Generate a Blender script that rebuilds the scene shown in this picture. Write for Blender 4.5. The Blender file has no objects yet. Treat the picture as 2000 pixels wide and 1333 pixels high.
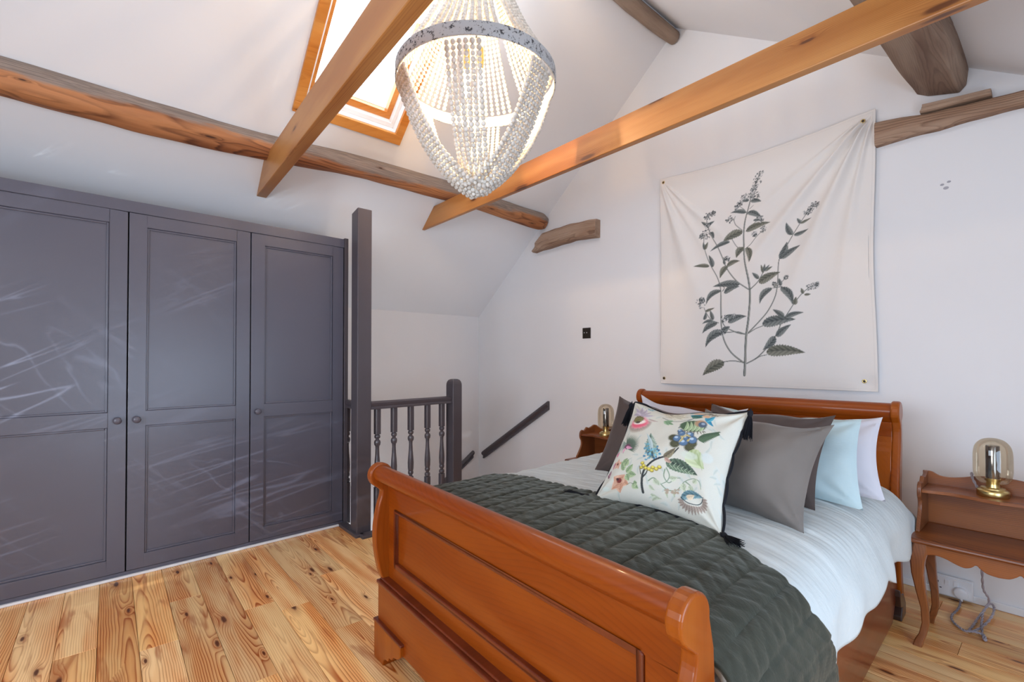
import bpy, bmesh, math, random
import numpy as np
from mathutils import Vector, Matrix, Euler
from mathutils import noise as mnoise

random.seed(7)
R = math.radians
SC = bpy.context.scene
COL = SC.collection

# ------------------------------------------------------------------ camera
cam_d = bpy.data.cameras.new('camera')
cam = bpy.data.objects.new('camera', cam_d)
COL.objects.link(cam)
cam.location = (0, 0, 1.15)
cam.rotation_euler = (R(90 + 0.6663), 0, R(49.4709))
cam_d.lens = 16.558
cam_d.sensor_width = 36
cam_d.shift_y = 0.0143
cam_d.clip_start = 0.02
SC.camera = cam

# ------------------------------------------------------------------ view, world, lights
SC.view_settings.view_transform = 'Standard'
SC.view_settings.look = 'None'
SC.view_settings.gamma = 1
SC.view_settings.exposure = 0.0
SC.view_settings.use_curve_mapping = False

w = bpy.data.worlds.new('world')
SC.world = w
w.use_nodes = True
bg = w.node_tree.nodes['Background']
bg.inputs[0].default_value = (0.86, 0.93, 1.0, 1)
bg.inputs[1].default_value = 5.0


def area(name, loc, rot, sx, sy, power, color, spread=180):
    l = bpy.data.lights.new(name, 'AREA')
    l.shape = 'RECTANGLE'; l.size = sx; l.size_y = sy
    l.energy = power; l.color = color; l.spread = R(spread)
    o = bpy.data.objects.new(name, l); COL.objects.link(o)
    o.location = loc; o.rotation_euler = rot
    return o


# area light added behind the camera for soft daylight fill, no wall opening
area('back_fill_light', (-0.75, -1.80, 1.35), (R(90), 0, 0), 2.0, 1.2, 70, (0.76, 0.87, 1.0))
# bluish area light added low at the right-hand wall, unseen, as fill
area('right_fill_light', (0.98, 0.9, 0.80), (R(90), 0, R(90)), 1.6, 0.9, 35, (0.56, 0.76, 1.0))
# sky light through the roof window in the left slope
area('skylight_daylight', (-2.60, 1.16, 3.26), (0, R(-142), 0), 1.0, 0.6, 72, (0.86, 0.94, 1.0))

# patterned spot added to imitate rippled sun glints on the wardrobe doors
gl = bpy.data.lights.new('glint_spot', 'SPOT')
gl.energy = 620; gl.color = (0.80, 0.92, 1.0); gl.spot_size = R(66); gl.spot_blend = 0.5; gl.shadow_soft_size = 0.004
go = bpy.data.objects.new('glint_spot', gl); COL.objects.link(go)
go.location = (-1.5, -1.6, 0.75)
go.rotation_euler = (Vector((-3.25, -0.25, 0.80)) - Vector(go.location)).to_track_quat('-Z', 'Y').to_euler()
gl.use_nodes = True
_t = gl.node_tree; _n = _t.nodes; _l = _t.links


def _m(op, a, b=None, c=None):
    q = _n.new('ShaderNodeMath'); q.operation = op
    for k, v in enumerate((a, b, c)):
        if v is None: continue
        if isinstance(v, bpy.types.NodeSocket): _l.new(v, q.inputs[k])
        else: q.inputs[k].default_value = v
    return q.outputs[0]


_tc = _n.new('ShaderNodeTexCoord'); _s = _n.new('ShaderNodeSeparateXYZ'); _l.new(_tc.outputs['Normal'], _s.inputs[0])
_u = _m('DIVIDE', _s.outputs[0], _s.outputs[2]); _v = _m('DIVIDE', _s.outputs[1], _s.outputs[2])


def _ridge(ang, sx, sy, wd, off, dist):
    ca, sa = math.cos(ang), math.sin(ang)
    a = _m('ADD', _m('MULTIPLY', _u, ca * sx), _m('MULTIPLY', _v, sa * sx)); b = _m('ADD', _m('MULTIPLY', _u, -sa * sy), _m('MULTIPLY', _v, ca * sy))
    c = _n.new('ShaderNodeCombineXYZ'); _l.new(a, c.inputs[0]); _l.new(b, c.inputs[1]); c.inputs[2].default_value = off
    nz = _n.new('ShaderNodeTexNoise'); _l.new(c.outputs[0], nz.inputs['Vector']); nz.inputs['Scale'].default_value = 1.0
    nz.inputs['Detail'].default_value = 2.5; nz.inputs['Distortion'].default_value = dist
    d = _m('ABSOLUTE', _m('SUBTRACT', nz.outputs[0], 0.5))
    return _m('POWER', _m('MAXIMUM', _m('SUBTRACT', 1.0, _m('DIVIDE', d, wd)), 0.0), 2.0)


_c2 = _n.new('ShaderNodeCombineXYZ'); _l.new(_u, _c2.inputs[0]); _l.new(_v, _c2.inputs[1])
_mk = _n.new('ShaderNodeTexNoise'); _l.new(_c2.outputs[0], _mk.inputs['Vector']); _mk.inputs['Scale'].default_value = 3.2
_mask = _m('POWER', _m('MAXIMUM', _m('MULTIPLY', _m('SUBTRACT', _mk.outputs[0], 0.38), 3.0), 0.0), 1.6)
_r = _m('ADD', _ridge(0.45, 1.6, 16.0, 0.020, 1.0, 0.6), _m('MULTIPLY', _ridge(-0.9, 2.5, 12.0, 0.016, 7.0, 0.9), 0.6))
_st = _m('MULTIPLY', _r, _mask)
_e = _n.get('Emission') or _n.new('ShaderNodeEmission')
_l.new(_st, _e.inputs['Strength'])

# ------------------------------------------------------------------ helpers: meshes


class MB:
    def __init__(s):
        s.v = []; s.f = []; s.sm = []

    def add(s, vs, fs, smooth=False):
        n = len(s.v)
        s.v += [tuple(map(float, p)) for p in vs]
        s.f += [tuple(i + n for i in f) for f in fs]
        s.sm += [smooth] * len(fs)
        return s

    def box(s, lo, hi):
        x0, y0, z0 = lo; x1, y1, z1 = hi
        v = [(x0, y0, z0), (x1, y0, z0), (x1, y1, z0), (x0, y1, z0), (x0, y0, z1), (x1, y0, z1), (x1, y1, z1), (x0, y1, z1)]
        return s.add(v, [(0, 3, 2, 1), (4, 5, 6, 7), (0, 1, 5, 4), (1, 2, 6, 5), (2, 3, 7, 6), (3, 0, 4, 7)])

    def hexa(s, v):
        return s.add(v, [(0, 3, 2, 1), (4, 5, 6, 7), (0, 1, 5, 4), (1, 2, 6, 5), (2, 3, 7, 6), (3, 0, 4, 7)])

    def prism(s, poly, o, U, V, W, smooth=False):
        """2-D outline poly in the U,V plane at o, extruded by vector W."""
        o = Vector(o); U = Vector(U); V = Vector(V); W = Vector(W)
        n = len(poly)
        a = [o + U * p[0] + V * p[1] for p in poly]
        b = [p + W for p in a]
        s.add(a, [tuple(range(n))[::-1]]); s.add(b, [tuple(range(n))])
        s.add(a + b, [(i, (i + 1) % n, n + (i + 1) % n, n + i) for i in range(n)], smooth)
        return s

    def loft(s, rings, cap=True, smooth=True, closed=True):
        n = len(rings[0]); m = len(rings)
        vs = [p for r in rings for p in r]
        fs = []
        for i in range(m - 1):
            for j in range(n if closed else n - 1):
                k = (j + 1) % n
                fs.append((i * n + j, i * n + k, (i + 1) * n + k, (i + 1) * n + j))
        s.add(vs, fs, smooth)
        if cap:
            s.add(rings[0], [tuple(range(n))[::-1]]); s.add(rings[-1], [tuple(range(n))])
        return s

    def tube(s, pts, r, n=8, cap=True):
        pts = [Vector(p) for p in pts]
        m = len(pts)
        rr = r if hasattr(r, '__len__') else [r] * m
        rings = []
        t0 = (pts[1] - pts[0]).normalized()
        up = Vector((0, 0, 1)) if abs(t0.z) < 0.9 else Vector((1, 0, 0))
        x = t0.cross(up).normalized()
        for i in range(m):
            t = (pts[min(i + 1, m - 1)] - pts[max(i - 1, 0)]).normalized()
            x = (x - t * x.dot(t)).normalized()
            y = t.cross(x)
            rings.append([pts[i] + (x * math.cos(2 * math.pi * j / n) + y * math.sin(2 * math.pi * j / n)) * rr[i] for j in range(n)])
        return s.loft(rings, cap)

    def lathe(s, prof, c=(0, 0, 0), n=24, cap=True):
        rings = [[(c[0] + r * math.cos(2 * math.pi * j / n), c[1] + r * math.sin(2 * math.pi * j / n), c[2] + z) for j in range(n)] for r, z in prof]
        return s.loft(rings, cap)

    def grid(s, P, smooth=True, closed=False):
        m = len(P); n = len(P[0])
        vs = [p for r in P for p in r]
        fs = [(i * n + j, i * n + j + 1, (i + 1) * n + j + 1, (i + 1) * n + j) for i in range(m - 1) for j in range(n - 1)]
        return s.add(vs, fs, smooth)

    def mesh(s, name):
        me = bpy.data.meshes.new(name)
        me.from_pydata(s.v, [], s.f)
        me.polygons.foreach_set('use_smooth', s.sm)
        me.update()
        return me


def obj(name, mb, mat, parent=None, bevel=0, seg=2, fixn=True, uvless=True):
    me = mb.mesh(name) if isinstance(mb, MB) else mb
    if fixn and isinstance(mb, MB):
        bm = bmesh.new(); bm.from_mesh(me)
        bmesh.ops.remove_doubles(bm, verts=bm.verts, dist=1e-5)
        bmesh.ops.recalc_face_normals(bm, faces=bm.faces)
        for e in bm.edges:
            if len(e.link_faces) == 2 and e.calc_face_angle(0) > R(42): e.smooth = False
        bm.to_mesh(me); bm.free()
    if mat and not me.materials:
        me.materials.append(mat)
    o = bpy.data.objects.new(name, me); COL.objects.link(o)
    if parent: o.parent = parent
    if bevel:
        m = o.modifiers.new('bevel', 'BEVEL'); m.width = bevel; m.segments = seg
        m.limit_method = 'ANGLE'; m.angle_limit = R(35)
    return o


def thing(name, label, cat, loc=(0, 0, 0), rotz=0, group=None):
    o = bpy.data.objects.new(name, None); COL.objects.link(o)
    o.empty_display_size = 0.1
    o.location = loc; o.rotation_euler = (0, 0, rotz)
    o['label'] = label; o['category'] = cat
    if group: o['group'] = group
    return o


def tag(o, label, cat, group=None):
    o['label'] = label; o['category'] = cat
    if group: o['group'] = group
    return o


def struct(name, mb, mat, parent=None, **k):
    o = obj(name, mb, mat, parent, **k)
    o['kind'] = 'structure'
    return o


def catmull(P, n=8, closed=False):
    P = [Vector(p) for p in P]
    out = []
    m = len(P)
    for i in range(m - 1):
        p0 = P[max(i - 1, 0)]; p1 = P[i]; p2 = P[i + 1]; p3 = P[min(i + 2, m - 1)]
        for k in range(n):
            t = k / n
            out.append(0.5 * ((2 * p1) + (p2 - p0) * t + (2 * p0 - 5 * p1 + 4 * p2 - p3) * t * t + (3 * p1 - p0 - 3 * p2 + p3) * t ** 3))
    out.append(P[-1])
    return out


def cat2(P, n=8):
    return [(p.x, p.y) for p in catmull([(a, b, 0) for a, b in P], n)]


# ------------------------------------------------------------------ helpers: materials


def srgb(r, g, b):
    def f(c):
        c /= 255
        return c / 12.92 if c <= .04045 else ((c + .055) / 1.055) ** 2.4
    return (f(r), f(g), f(b), 1)


class NT:
    def __init__(s, name):
        s.m = bpy.data.materials.new(name); s.m.use_nodes = True
        s.t = s.m.node_tree; s.n = s.t.nodes; s.l = s.t.links
        s.b = s.n['Principled BSDF']

    def set(s, node, key, val):
        if val is None: return
        if isinstance(val, bpy.types.NodeSocket): s.l.new(val, node.inputs[key])
        else: node.inputs[key].default_value = val

    def math(s, op, a, b=None, c=None, clamp=False):
        n = s.n.new('ShaderNodeMath'); n.operation = op; n.use_clamp = clamp
        s.set(n, 0, a); s.set(n, 1, b); s.set(n, 2, c)
        return n.outputs[0]

    def mix(s, f, a, b, blend='MIX'):
        n = s.n.new('ShaderNodeMix'); n.data_type = 'RGBA'; n.blend_type = blend
        s.set(n, 0, f); s.set(n, 6, a); s.set(n, 7, b)
        return n.outputs[2]

    def noise(s, vec, scale, detail=2, rough=0.5, dist=0, out=0):
        n = s.n.new('ShaderNodeTexNoise')
        s.set(n, 'Vector', vec); n.inputs['Scale'].default_value = scale
        n.inputs['Detail'].default_value = detail; n.inputs['Roughness'].default_value = rough
        n.inputs['Distortion'].default_value = dist
        return n.outputs[out]

    def ramp(s, f, stops):
        n = s.n.new('ShaderNodeValToRGB'); s.set(n, 0, f)
        e = n.color_ramp.elements
        while len(e) < len(stops): e.new(0.5)
        for i, (p, c) in enumerate(stops):
            e[i].position = p; e[i].color = c if hasattr(c, '__len__') else (c, c, c, 1)
        return n.outputs[0]

    def smooth(s, v, a, b):
        n = s.n.new('ShaderNodeMapRange'); n.interpolation_type = 'SMOOTHSTEP'
        s.set(n, 0, v); n.inputs[1].default_value = a; n.inputs[2].default_value = b
        return n.outputs[0]

    def obj(s):
        return s.n.new('ShaderNodeTexCoord').outputs['Object']

    def sep(s, v):
        n = s.n.new('ShaderNodeSeparateXYZ'); s.l.new(v, n.inputs[0]); return n.outputs

    def comb(s, x, y, z):
        n = s.n.new('ShaderNodeCombineXYZ')
        s.set(n, 0, x); s.set(n, 1, y); s.set(n, 2, z)
        return n.outputs[0]

    def bump(s, h, strength, dist=0.01):
        n = s.n.new('ShaderNodeBump'); n.inputs['Strength'].default_value = strength
        n.inputs['Distance'].default_value = dist
        s.l.new(h, n.inputs['Height'])
        s.l.new(n.outputs[0], s.b.inputs['Normal'])
        return n

    def out(s, color=None, rough=None, metal=None, coat=None, sheen=None, spec=None):
        b = s.b.inputs
        for k, v in (('Base Color', color), ('Roughness', rough), ('Metallic', metal), ('Coat Weight', coat), ('Sheen Weight', sheen), ('Specular IOR Level', spec)):
            s.set(s.b, k, v)
        return s.m


def plain(name, col, rough=0.5, metal=0, coat=0, var=0.04, nscale=8, bump=0.0, bscale=60, spec=None):
    s = NT(name); o = s.obj()
    nz = s.noise(o, nscale, 4)
    f = s.smooth(nz, 0.3, 0.7)
    dark = tuple(c * (1 - var * 2) for c in col[:3]) + (1,)
    c = s.mix(f, dark, col)
    if bump: s.bump(s.noise(o, bscale, 3), bump, 0.003)
    return s.out(c, rough, metal, coat, spec=spec)


def wood(name, light, mid, dark, axis='X', freq=900.0, pith=(0.03, 0.05), warp=0.02, contrast=0.8, knots=0.25, kscale=(2.2, 9.0),
         knotcol=(0.05, 0.015, 0.006, 1), rough=0.35, coat=0.0, hue=0.12, bump=0.08, seed=0.0, kbump=0.03, stretch=1.0, grey=None, heart=0.0, spec=None):
    """Flat-sawn timber: rings round a wandering pith, bent round knots."""
    s = NT(name)
    x, y, z = s.sep(s.obj())
    L, P, Q = {'X': (x, y, z), 'Y': (y, x, z), 'Z': (z, x, y)}[axis]
    rnd = s.n.new('ShaderNodeObjectInfo').outputs['Random']
    r2 = s.math('FRACT', s.math('MULTIPLY', rnd, 37.31))
    r3 = s.math('FRACT', s.math('MULTIPLY', rnd, 91.7))
    L = s.math('ADD', s.math('ADD', L, s.math('MULTIPLY', rnd, 31.0)), seed)
    Ps = s.math('ADD', P, s.math('MULTIPLY', r2, 17.0))
    # knots
    kv = s.comb(s.math('MULTIPLY', L, kscale[0]), s.math('MULTIPLY', s.math('ADD', Ps, Q), kscale[1]), 0.0)
    vo = s.n.new('ShaderNodeTexVoronoi'); vo.voronoi_dimensions = '2D'
    s.l.new(kv, vo.inputs['Vector']); vo.inputs['Scale'].default_value = 1.0
    kd = vo.outputs['Distance']
    kcs = s.sep(vo.outputs['Color']); kc = kcs[0]
    kd = s.math('MULTIPLY', kd, s.math('ADD', 0.75, s.math('MULTIPLY', kcs[1], 1.1)))
    sel = s.math('LESS_THAN', kc, knots)
    kdn = s.math('ADD', kd, s.math('MULTIPLY', s.math('SUBTRACT', s.noise(s.comb(s.math('MULTIPLY', L, 30), s.math('MULTIPLY', Ps, 60), Q), 1.0, 2), 0.5), 0.05))
    bend = s.math('MULTIPLY', sel, s.math('POWER', 2.718, s.math('MULTIPLY', s.math('POWER', s.math('MULTIPLY', kd, 4.5), 2.0), -1.0)))
    # ring radius
    wn = s.noise(s.comb(s.math('MULTIPLY', L, 1.1 * stretch), s.math('MULTIPLY', Ps, 5.0), s.math('MULTIPLY', Q, 5.0)), 1.0, 3, 0.55)
    wn2 = s.noise(s.comb(s.math('MULTIPLY', L, 0.9 * stretch), s.math('ADD', s.math('MULTIPLY', rnd, 77.0), 3.3), 0.0), 1.0, 1, 0.4)
    p0 = s.math('ADD', P, s.math('MULTIPLY', s.math('SUBTRACT', r3, 0.5), pith[0] * 2))
    p1 = s.math('ADD', p0, s.math('MULTIPLY', s.math('SUBTRACT', wn, 0.5), warp * 2))
    q0 = s.math('ADD', s.math('MULTIPLY', s.math('SUBTRACT', wn2, 0.42), pith[1] * 4.0), s.math('ADD', Q, 0.004))
    rr = s.math('SQRT', s.math('ADD', s.math('MULTIPLY', p1, p1), s.math('MULTIPLY', q0, q0)))
    rr = s.math('ADD', rr, s.math('MULTIPLY', bend, kbump))
    ph = s.math('FRACT', s.math('MULTIPLY', rr, freq / 6.283))
    ring = s.ramp(ph, [(0.0, 0.0), (0.55, 0.25), (0.86, 1.0), (1.0, 0.0)])
    fib = s.noise(s.comb(s.math('MULTIPLY', L, 4.0), s.math('MULTIPLY', Ps, 260.0), s.math('MULTIPLY', Q, 260.0)), 1.0, 2)
    big = s.noise(s.comb(s.math('MULTIPLY', L, 1.3), s.math('MULTIPLY', Ps, 11.0), s.math('MULTIPLY', Q, 9.0)), 1.0, 3)
    base = s.mix(s.smooth(big, 0.35, 0.68), light, mid)
    amt = s.math('MULTIPLY', s.math('MULTIPLY', ring, contrast), s.math('ADD', 0.35, s.smooth(big, 0.3, 0.75)))
    c = s.mix(s.math('MINIMUM', amt, 1.0), base, dark)
    c = s.mix(s.math('MULTIPLY', s.smooth(fib, 0.5, 0.85), 0.22), c, dark)
    if heart:
        hn = s.noise(s.comb(s.math('MULTIPLY', L, 1.7), s.math('MULTIPLY', Ps, 13.0), 3.0), 1.0, 3, 0.6, 0.6)
        c = s.mix(s.math('MULTIPLY', s.smooth(hn, 0.56, 0.68), heart), c, dark)
    # plank-to-plank variation
    v = s.math('ADD', 1.0 - hue, s.math('MULTIPLY', r3, hue * 2))
    c = s.mix(1.0, c, s.comb(v, s.math('MULTIPLY', v, s.math('ADD', 1.0 - hue * .3, s.math('MULTIPLY', rnd, hue * .6))), s.math('MULTIPLY', v, s.math('ADD', 1.0 - hue, s.math('MULTIPLY', rnd, hue * 2)))), 'MULTIPLY')
    if grey:
        gz = s.math('ADD', s.math('MULTIPLY', s.math('SUBTRACT', s.noise(s.comb(s.math('MULTIPLY', L, 2.5), s.math('MULTIPLY', P, 10.0), s.math('MULTIPLY', Q, 10.0)), 1.0, 4, 0.65), 0.5), grey[3] * 3.5), s.math('ADD', s.math('MULTIPLY', P, grey[1]), s.math('MULTIPLY', Q, grey[2])))
        c = s.mix(s.smooth(gz, -0.012, 0.022), c, s.mix(s.smooth(fib, 0.3, 0.7), grey[0], tuple(k * .55 for k in grey[0][:3]) + (1,)))
    if knots:
        core = s.math('MULTIPLY', sel, s.math('SUBTRACT', 1.0, s.smooth(kdn, 0.05, 0.12)))
        halo = s.math('MULTIPLY', sel, s.math('SUBTRACT', 1.0, s.smooth(kdn, 0.08, 0.32)))
        c = s.mix(s.math('MULTIPLY', halo, 0.45), c, dark)
        c = s.mix(s.math('MULTIPLY', core, 0.92), c, knotcol)
    if bump:
        s.bump(s.math('ADD', s.math('MULTIPLY', fib, 0.6), s.math('MULTIPLY', ring, -0.4)), bump, 0.002)
    return s.out(c, rough, 0, coat, spec=spec)


def cloth(name, col, rough=0.95, sheen=0.0, weave=900, bump=0.2, var=0.06, crinkle=0, sheencol=None):
    s = NT(name); o = s.obj(); x, y, z = s.sep(o)
    a = s.noise(o, 5, 3)
    d = tuple(c * (1 - var * 3) for c in col[:3]) + (1,)
    c = s.mix(s.smooth(a, 0.3, 0.7), d, col)
    fine = s.noise(o, weave, 2)
    c = s.mix(s.math('MULTIPLY', fine, var * 2), c, d)
    h = fine
    if crinkle:
        n1 = s.noise(s.comb(s.math('MULTIPLY', x, 14.0), s.math('MULTIPLY', y, 70.0), s.math('MULTIPLY', z, 40.0)), 1.0, 3, 0.6, 0.8)
        h = s.math('ADD', s.math('MULTIPLY', fine, 0.25), s.math('MULTIPLY', n1, crinkle))
    if bump: s.bump(h, bump, 0.004)
    if sheen:
        s.b.inputs['Sheen Roughness'].default_value = 0.4
        s.b.inputs['Sheen Tint'].default_value = sheencol or (1, 1, 1, 1)
    return s.out(c, rough, 0, 0, sheen, spec=0.2)


WALL = plain('plaster_white', (0.80, 0.79, 0.80, 1), 0.9, var=0.01, nscale=1.5, bump=0.06, bscale=14, spec=0.2)
CEIL = plain('plaster_ceiling', (0.82, 0.81, 0.82, 1), 0.9, var=0.01, nscale=1.2, bump=0.04, bscale=10, spec=0.2)
TRIMW = plain('white_gloss_paint', (0.82, 0.82, 0.84, 1), 0.35, var=0.01)
GREY = plain('grey_eggshell_paint', srgb(86, 85, 98), 0.34, var=0.02, nscale=3, bump=0.05, bscale=300, spec=0.75)
GREYB = plain('grey_brown_paint', srgb(80, 74, 80), 0.34, var=0.03, nscale=5, bump=0.05, bscale=120, spec=0.55)
DARKG = plain('shadow_gap', (0.02, 0.02, 0.022, 1), 0.9)
PINE = wood('floor_pine', srgb(255, 212, 148), srgb(244, 174, 104), srgb(170, 84, 32), 'X', freq=820, pith=(0.055, 0.035), warp=0.022, contrast=0.95,
            knots=0.30, kscale=(2.8, 10.5), knotcol=(0.085, 0.018, 0.005, 1), rough=0.27, hue=0.17, bump=0.05, kbump=0.022, heart=0.6)
JOIST = wood('tie_beam_pine', srgb(190, 132, 72), srgb(174, 112, 54), srgb(138, 78, 32), 'X', freq=1100, pith=(0.06, 0.03), warp=0.012, contrast=0.65,
             knots=0.34, kscale=(1.9, 9.0), knotcol=srgb(92, 50, 24), rough=0.4, hue=0.05, bump=0.04, kbump=0.02, stretch=0.5)
CASING = wood('window_pine', srgb(216, 148, 74), srgb(204, 128, 52), srgb(170, 92, 30), 'Y', freq=1400, contrast=0.35, knots=0.10, rough=0.35, hue=0.03, bump=0.02)
SLEIGH = wood('stained_cherry', srgb(142, 66, 10), srgb(129, 54, 4), srgb(102, 37, 2), 'X', freq=420, pith=(0.2, 0.2), warp=0.05, contrast=0.28, knots=0.0,
              rough=0.32, coat=0.22, spec=0.25, hue=0.0, bump=0.0)
SLEIGHV = wood('stained_cherry_upright', srgb(152, 76, 14), srgb(138, 62, 8), srgb(112, 44, 4), 'Z', freq=420, pith=(0.2, 0.2), warp=0.05, contrast=0.3, knots=0.0,
               rough=0.3, coat=0.25, spec=0.25, hue=0.0, bump=0.0)
RAILW = wood('stained_rail', srgb(112, 46, 20), srgb(98, 38, 15), srgb(76, 26, 10), 'Y', freq=420, pith=(0.2, 0.2), warp=0.05, contrast=0.3, knots=0.0,
             rough=0.3, coat=0.3, hue=0.0, bump=0.0)
OAK = wood('aged_oak', srgb(148, 82, 32), srgb(122, 60, 18), srgb(58, 26, 9), 'X', freq=900, pith=(0.1, 0.08), warp=0.02, contrast=0.7, knots=0.0,
           rough=0.4, coat=0.15, hue=0.04, bump=0.1)
OAKV = wood('aged_oak_upright', srgb(140, 82, 42), srgb(120, 66, 32), srgb(72, 36, 18), 'Z', freq=900, pith=(0.1, 0.08), warp=0.02, contrast=0.45, knots=0.0,
            rough=0.4, coat=0.15, hue=0.04, bump=0.1)
LOG = wood('old_log', srgb(196, 132, 84), srgb(152, 90, 50), srgb(92, 48, 24), 'Y', freq=420, pith=(0.02, 0.1), warp=0.05, contrast=0.9, knots=0.10, kscale=(4.0, 14.0),
           knotcol=srgb(58, 30, 16), rough=0.7, hue=0.0, bump=0.5, kbump=0.03, grey=(srgb(158, 140, 128), 0.35, 1.0, 0.04))
OLDG = wood('weathered_timber', srgb(160, 138, 120), srgb(126, 100, 84), srgb(74, 54, 42), 'Y', freq=1500, pith=(0.15, 0.02), warp=0.03, contrast=0.35, knots=0.06, kscale=(4, 7),
            knotcol=srgb(50, 36, 28), rough=0.85, hue=0.0, bump=0.6)
OLDX = wood('weathered_lintel', srgb(176, 148, 126), srgb(150, 116, 92), srgb(84, 54, 38), 'X', freq=700, pith=(0.04, 0.1), warp=0.04, contrast=0.6, knots=0.08, kscale=(4, 9),
            knotcol=srgb(46, 30, 22), rough=0.85, hue=0.03, bump=0.6)
BRASS = plain('aged_brass', (0.62, 0.47, 0.20, 1), 0.28, 1.0, var=0.08)
CHROME = plain('polished_chrome', (0.75, 0.75, 0.78, 1), 0.08, 1.0, var=0.02)
SMOKE = plain('smoked_steel', (0.26, 0.26, 0.29, 1), 0.14, 1.0, var=0.1)
BRONZE = plain('dark_bronze', (0.045, 0.035, 0.028, 1), 0.35, 0.6)
SOCKW = plain('white_plastic', (0.82, 0.83, 0.86, 1), 0.3, var=0.0)
BLACK = plain('black_hole', (0.01, 0.01, 0.01, 1), 0.6)
DUVET = cloth('pale_blue_cotton', srgb(203, 208, 207), 0.95, crinkle=0.9, bump=0.6, var=0.015)
QUILT = cloth('dark_green_velvet', srgb(58, 59, 50), 0.85, sheen=0.35, bump=0.5, var=0.12, crinkle=0.8, sheencol=(0.75, 0.78, 0.70, 1), weave=220)
VELG = cloth('taupe_velvet', srgb(120, 112, 106), 0.9, sheen=0.35, bump=0.15, var=0.05, sheencol=(0.9, 0.85, 0.82, 1))
VELD = cloth('brown_velvet', srgb(84, 72, 68), 0.9, sheen=0.35, bump=0.15, var=0.05, sheencol=(0.9, 0.8, 0.78, 1))
BLUEP = cloth('duck_egg_cotton', srgb(186, 206, 210), 0.95, bump=0.35, crinkle=0.9, var=0.015)
WHITEP = cloth('white_cotton', srgb(208, 206, 214), 0.95, bump=0.15, var=0.01)
LINING = cloth('grey_lining', srgb(205, 215, 212), 0.95, bump=0.2, var=0.02)
BLKT = cloth('black_thread', (0.012, 0.013, 0.018, 1), 0.8, bump=0.3, var=0.1)
CORD = cloth('grey_braided_cord', srgb(206, 196, 204), 0.9, bump=0.5, var=0.2, weave=600)

# beads: cream painted wood
s = NT('cream_beads'); o_ = s.obj()
BEAD = s.out(s.mix(s.smooth(s.noise(o_, 60, 2), 0.35, 0.65), (0.62, 0.59, 0.54, 1), (0.80, 0.78, 0.73, 1)), 0.55)
s.b.inputs['Subsurface Weight'].default_value = 0.0
# chipped blue-grey paint over iron
s = NT('chipped_hoop_paint'); o_ = s.obj()
chip = s.smooth(s.noise(o_, 55, 5, 0.75), 0.53, 0.60)
s.bump(chip, 0.3, 0.004)
HOOP = s.out(s.mix(chip, srgb(188, 196, 204), srgb(58, 62, 70)), 0.65)
s = NT('warm_bulb')
s.b.inputs['Emission Color'].default_value = (1.0, 0.70, 0.36, 1)
s.b.inputs['Emission Strength'].default_value = 22
BULB = s.out((1, .8, .6, 1), 0.3)


def glass(name, tint, mixf=0.12, rough=0.02):
    s = NT(name)
    tr = s.n.new('ShaderNodeBsdfTransparent'); tr.inputs[0].default_value = tint
    gl = s.n.new('ShaderNodeBsdfGlossy'); gl.inputs['Roughness'].default_value = rough
    fr = s.n.new('ShaderNodeFresnel'); fr.inputs[0].default_value = 1.45
    mx = s.n.new('ShaderNodeMixShader')
    f = s.math('ADD', s.math('MULTIPLY', fr.outputs[0], .35), mixf, clamp=True)
    s.l.new(f, mx.inputs[0]); s.l.new(tr.outputs[0], mx.inputs[1]); s.l.new(gl.outputs[0], mx.inputs[2])
    s.l.new(mx.outputs[0], s.n['Material Output'].inputs[0])
    return s.m


PANE = glass('window_glass', (0.97, 0.985, 1, 1), 0.0)
AMBER = glass('amber_glass', (0.90, 0.83, 0.71, 1), 0.05)

# ------------------------------------------------------------------ setting
GY = 3.136            # gable wall
RX, RZ = -1.821, 3.591  # ridge
LS = 0.806            # left slope
RS = 0.668            # right slope
LX = -4.241           # left wall
XR = 1.05
YB = -1.90
EX, EY = -2.985, 1.251  # stairwell edges


def zl(x): return RZ + LS * (x - RX)
def zr(x): return RZ - RS * (x - RX)


m = MB()
m.add([(LX, GY, -2.4), (XR, GY, -2.4), (XR, GY, zr(XR)), (RX, GY, RZ), (LX, GY, zl(LX)),
       (LX, GY + .25, -2.4), (XR, GY + .25, -2.4), (XR, GY + .25, zr(XR)), (RX, GY + .25, RZ), (LX, GY + .25, zl(LX))],
      [(0, 1, 2, 3, 4), (9, 8, 7, 6, 5), (0, 5, 6, 1), (1, 6, 7, 2), (4, 9, 5, 0)])
struct('wall_gable', m, WALL)
m = MB(); m.box((LX - .2, YB, -2.4), (LX, GY + .25, zl(LX))); struct('wall_left', m, WALL)
m = MB(); m.add([(LX, YB, -.2), (XR, YB, -.2), (XR, YB, zr(XR)), (RX, YB, RZ), (LX, YB, zl(LX))], [(0, 1, 2, 3, 4)]); struct('wall_back', m, WALL)
m = MB(); m.box((XR, YB, -.2), (XR + .2, GY + .25, zr(XR))); struct('wall_right', m, WALL)

# sloping ceilings; the left one has the roof window opening
WY0, WY1 = 0.872, 1.462
WX0, WX1 = -2.930, -2.02
SD = Vector((1, 0, LS)).normalized()      # up the left slope
SN = Vector((-LS, 0, 1)).normalized()     # outwards


def SL(x, y, d=0.0): return Vector((x, y, zl(x))) + SN * d


m = MB()


def quad(x0, x1, y0, y1): m.add([SL(x0, y0), SL(x1, y0), SL(x1, y1), SL(x0, y1)], [(0, 1, 2, 3)])


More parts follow.
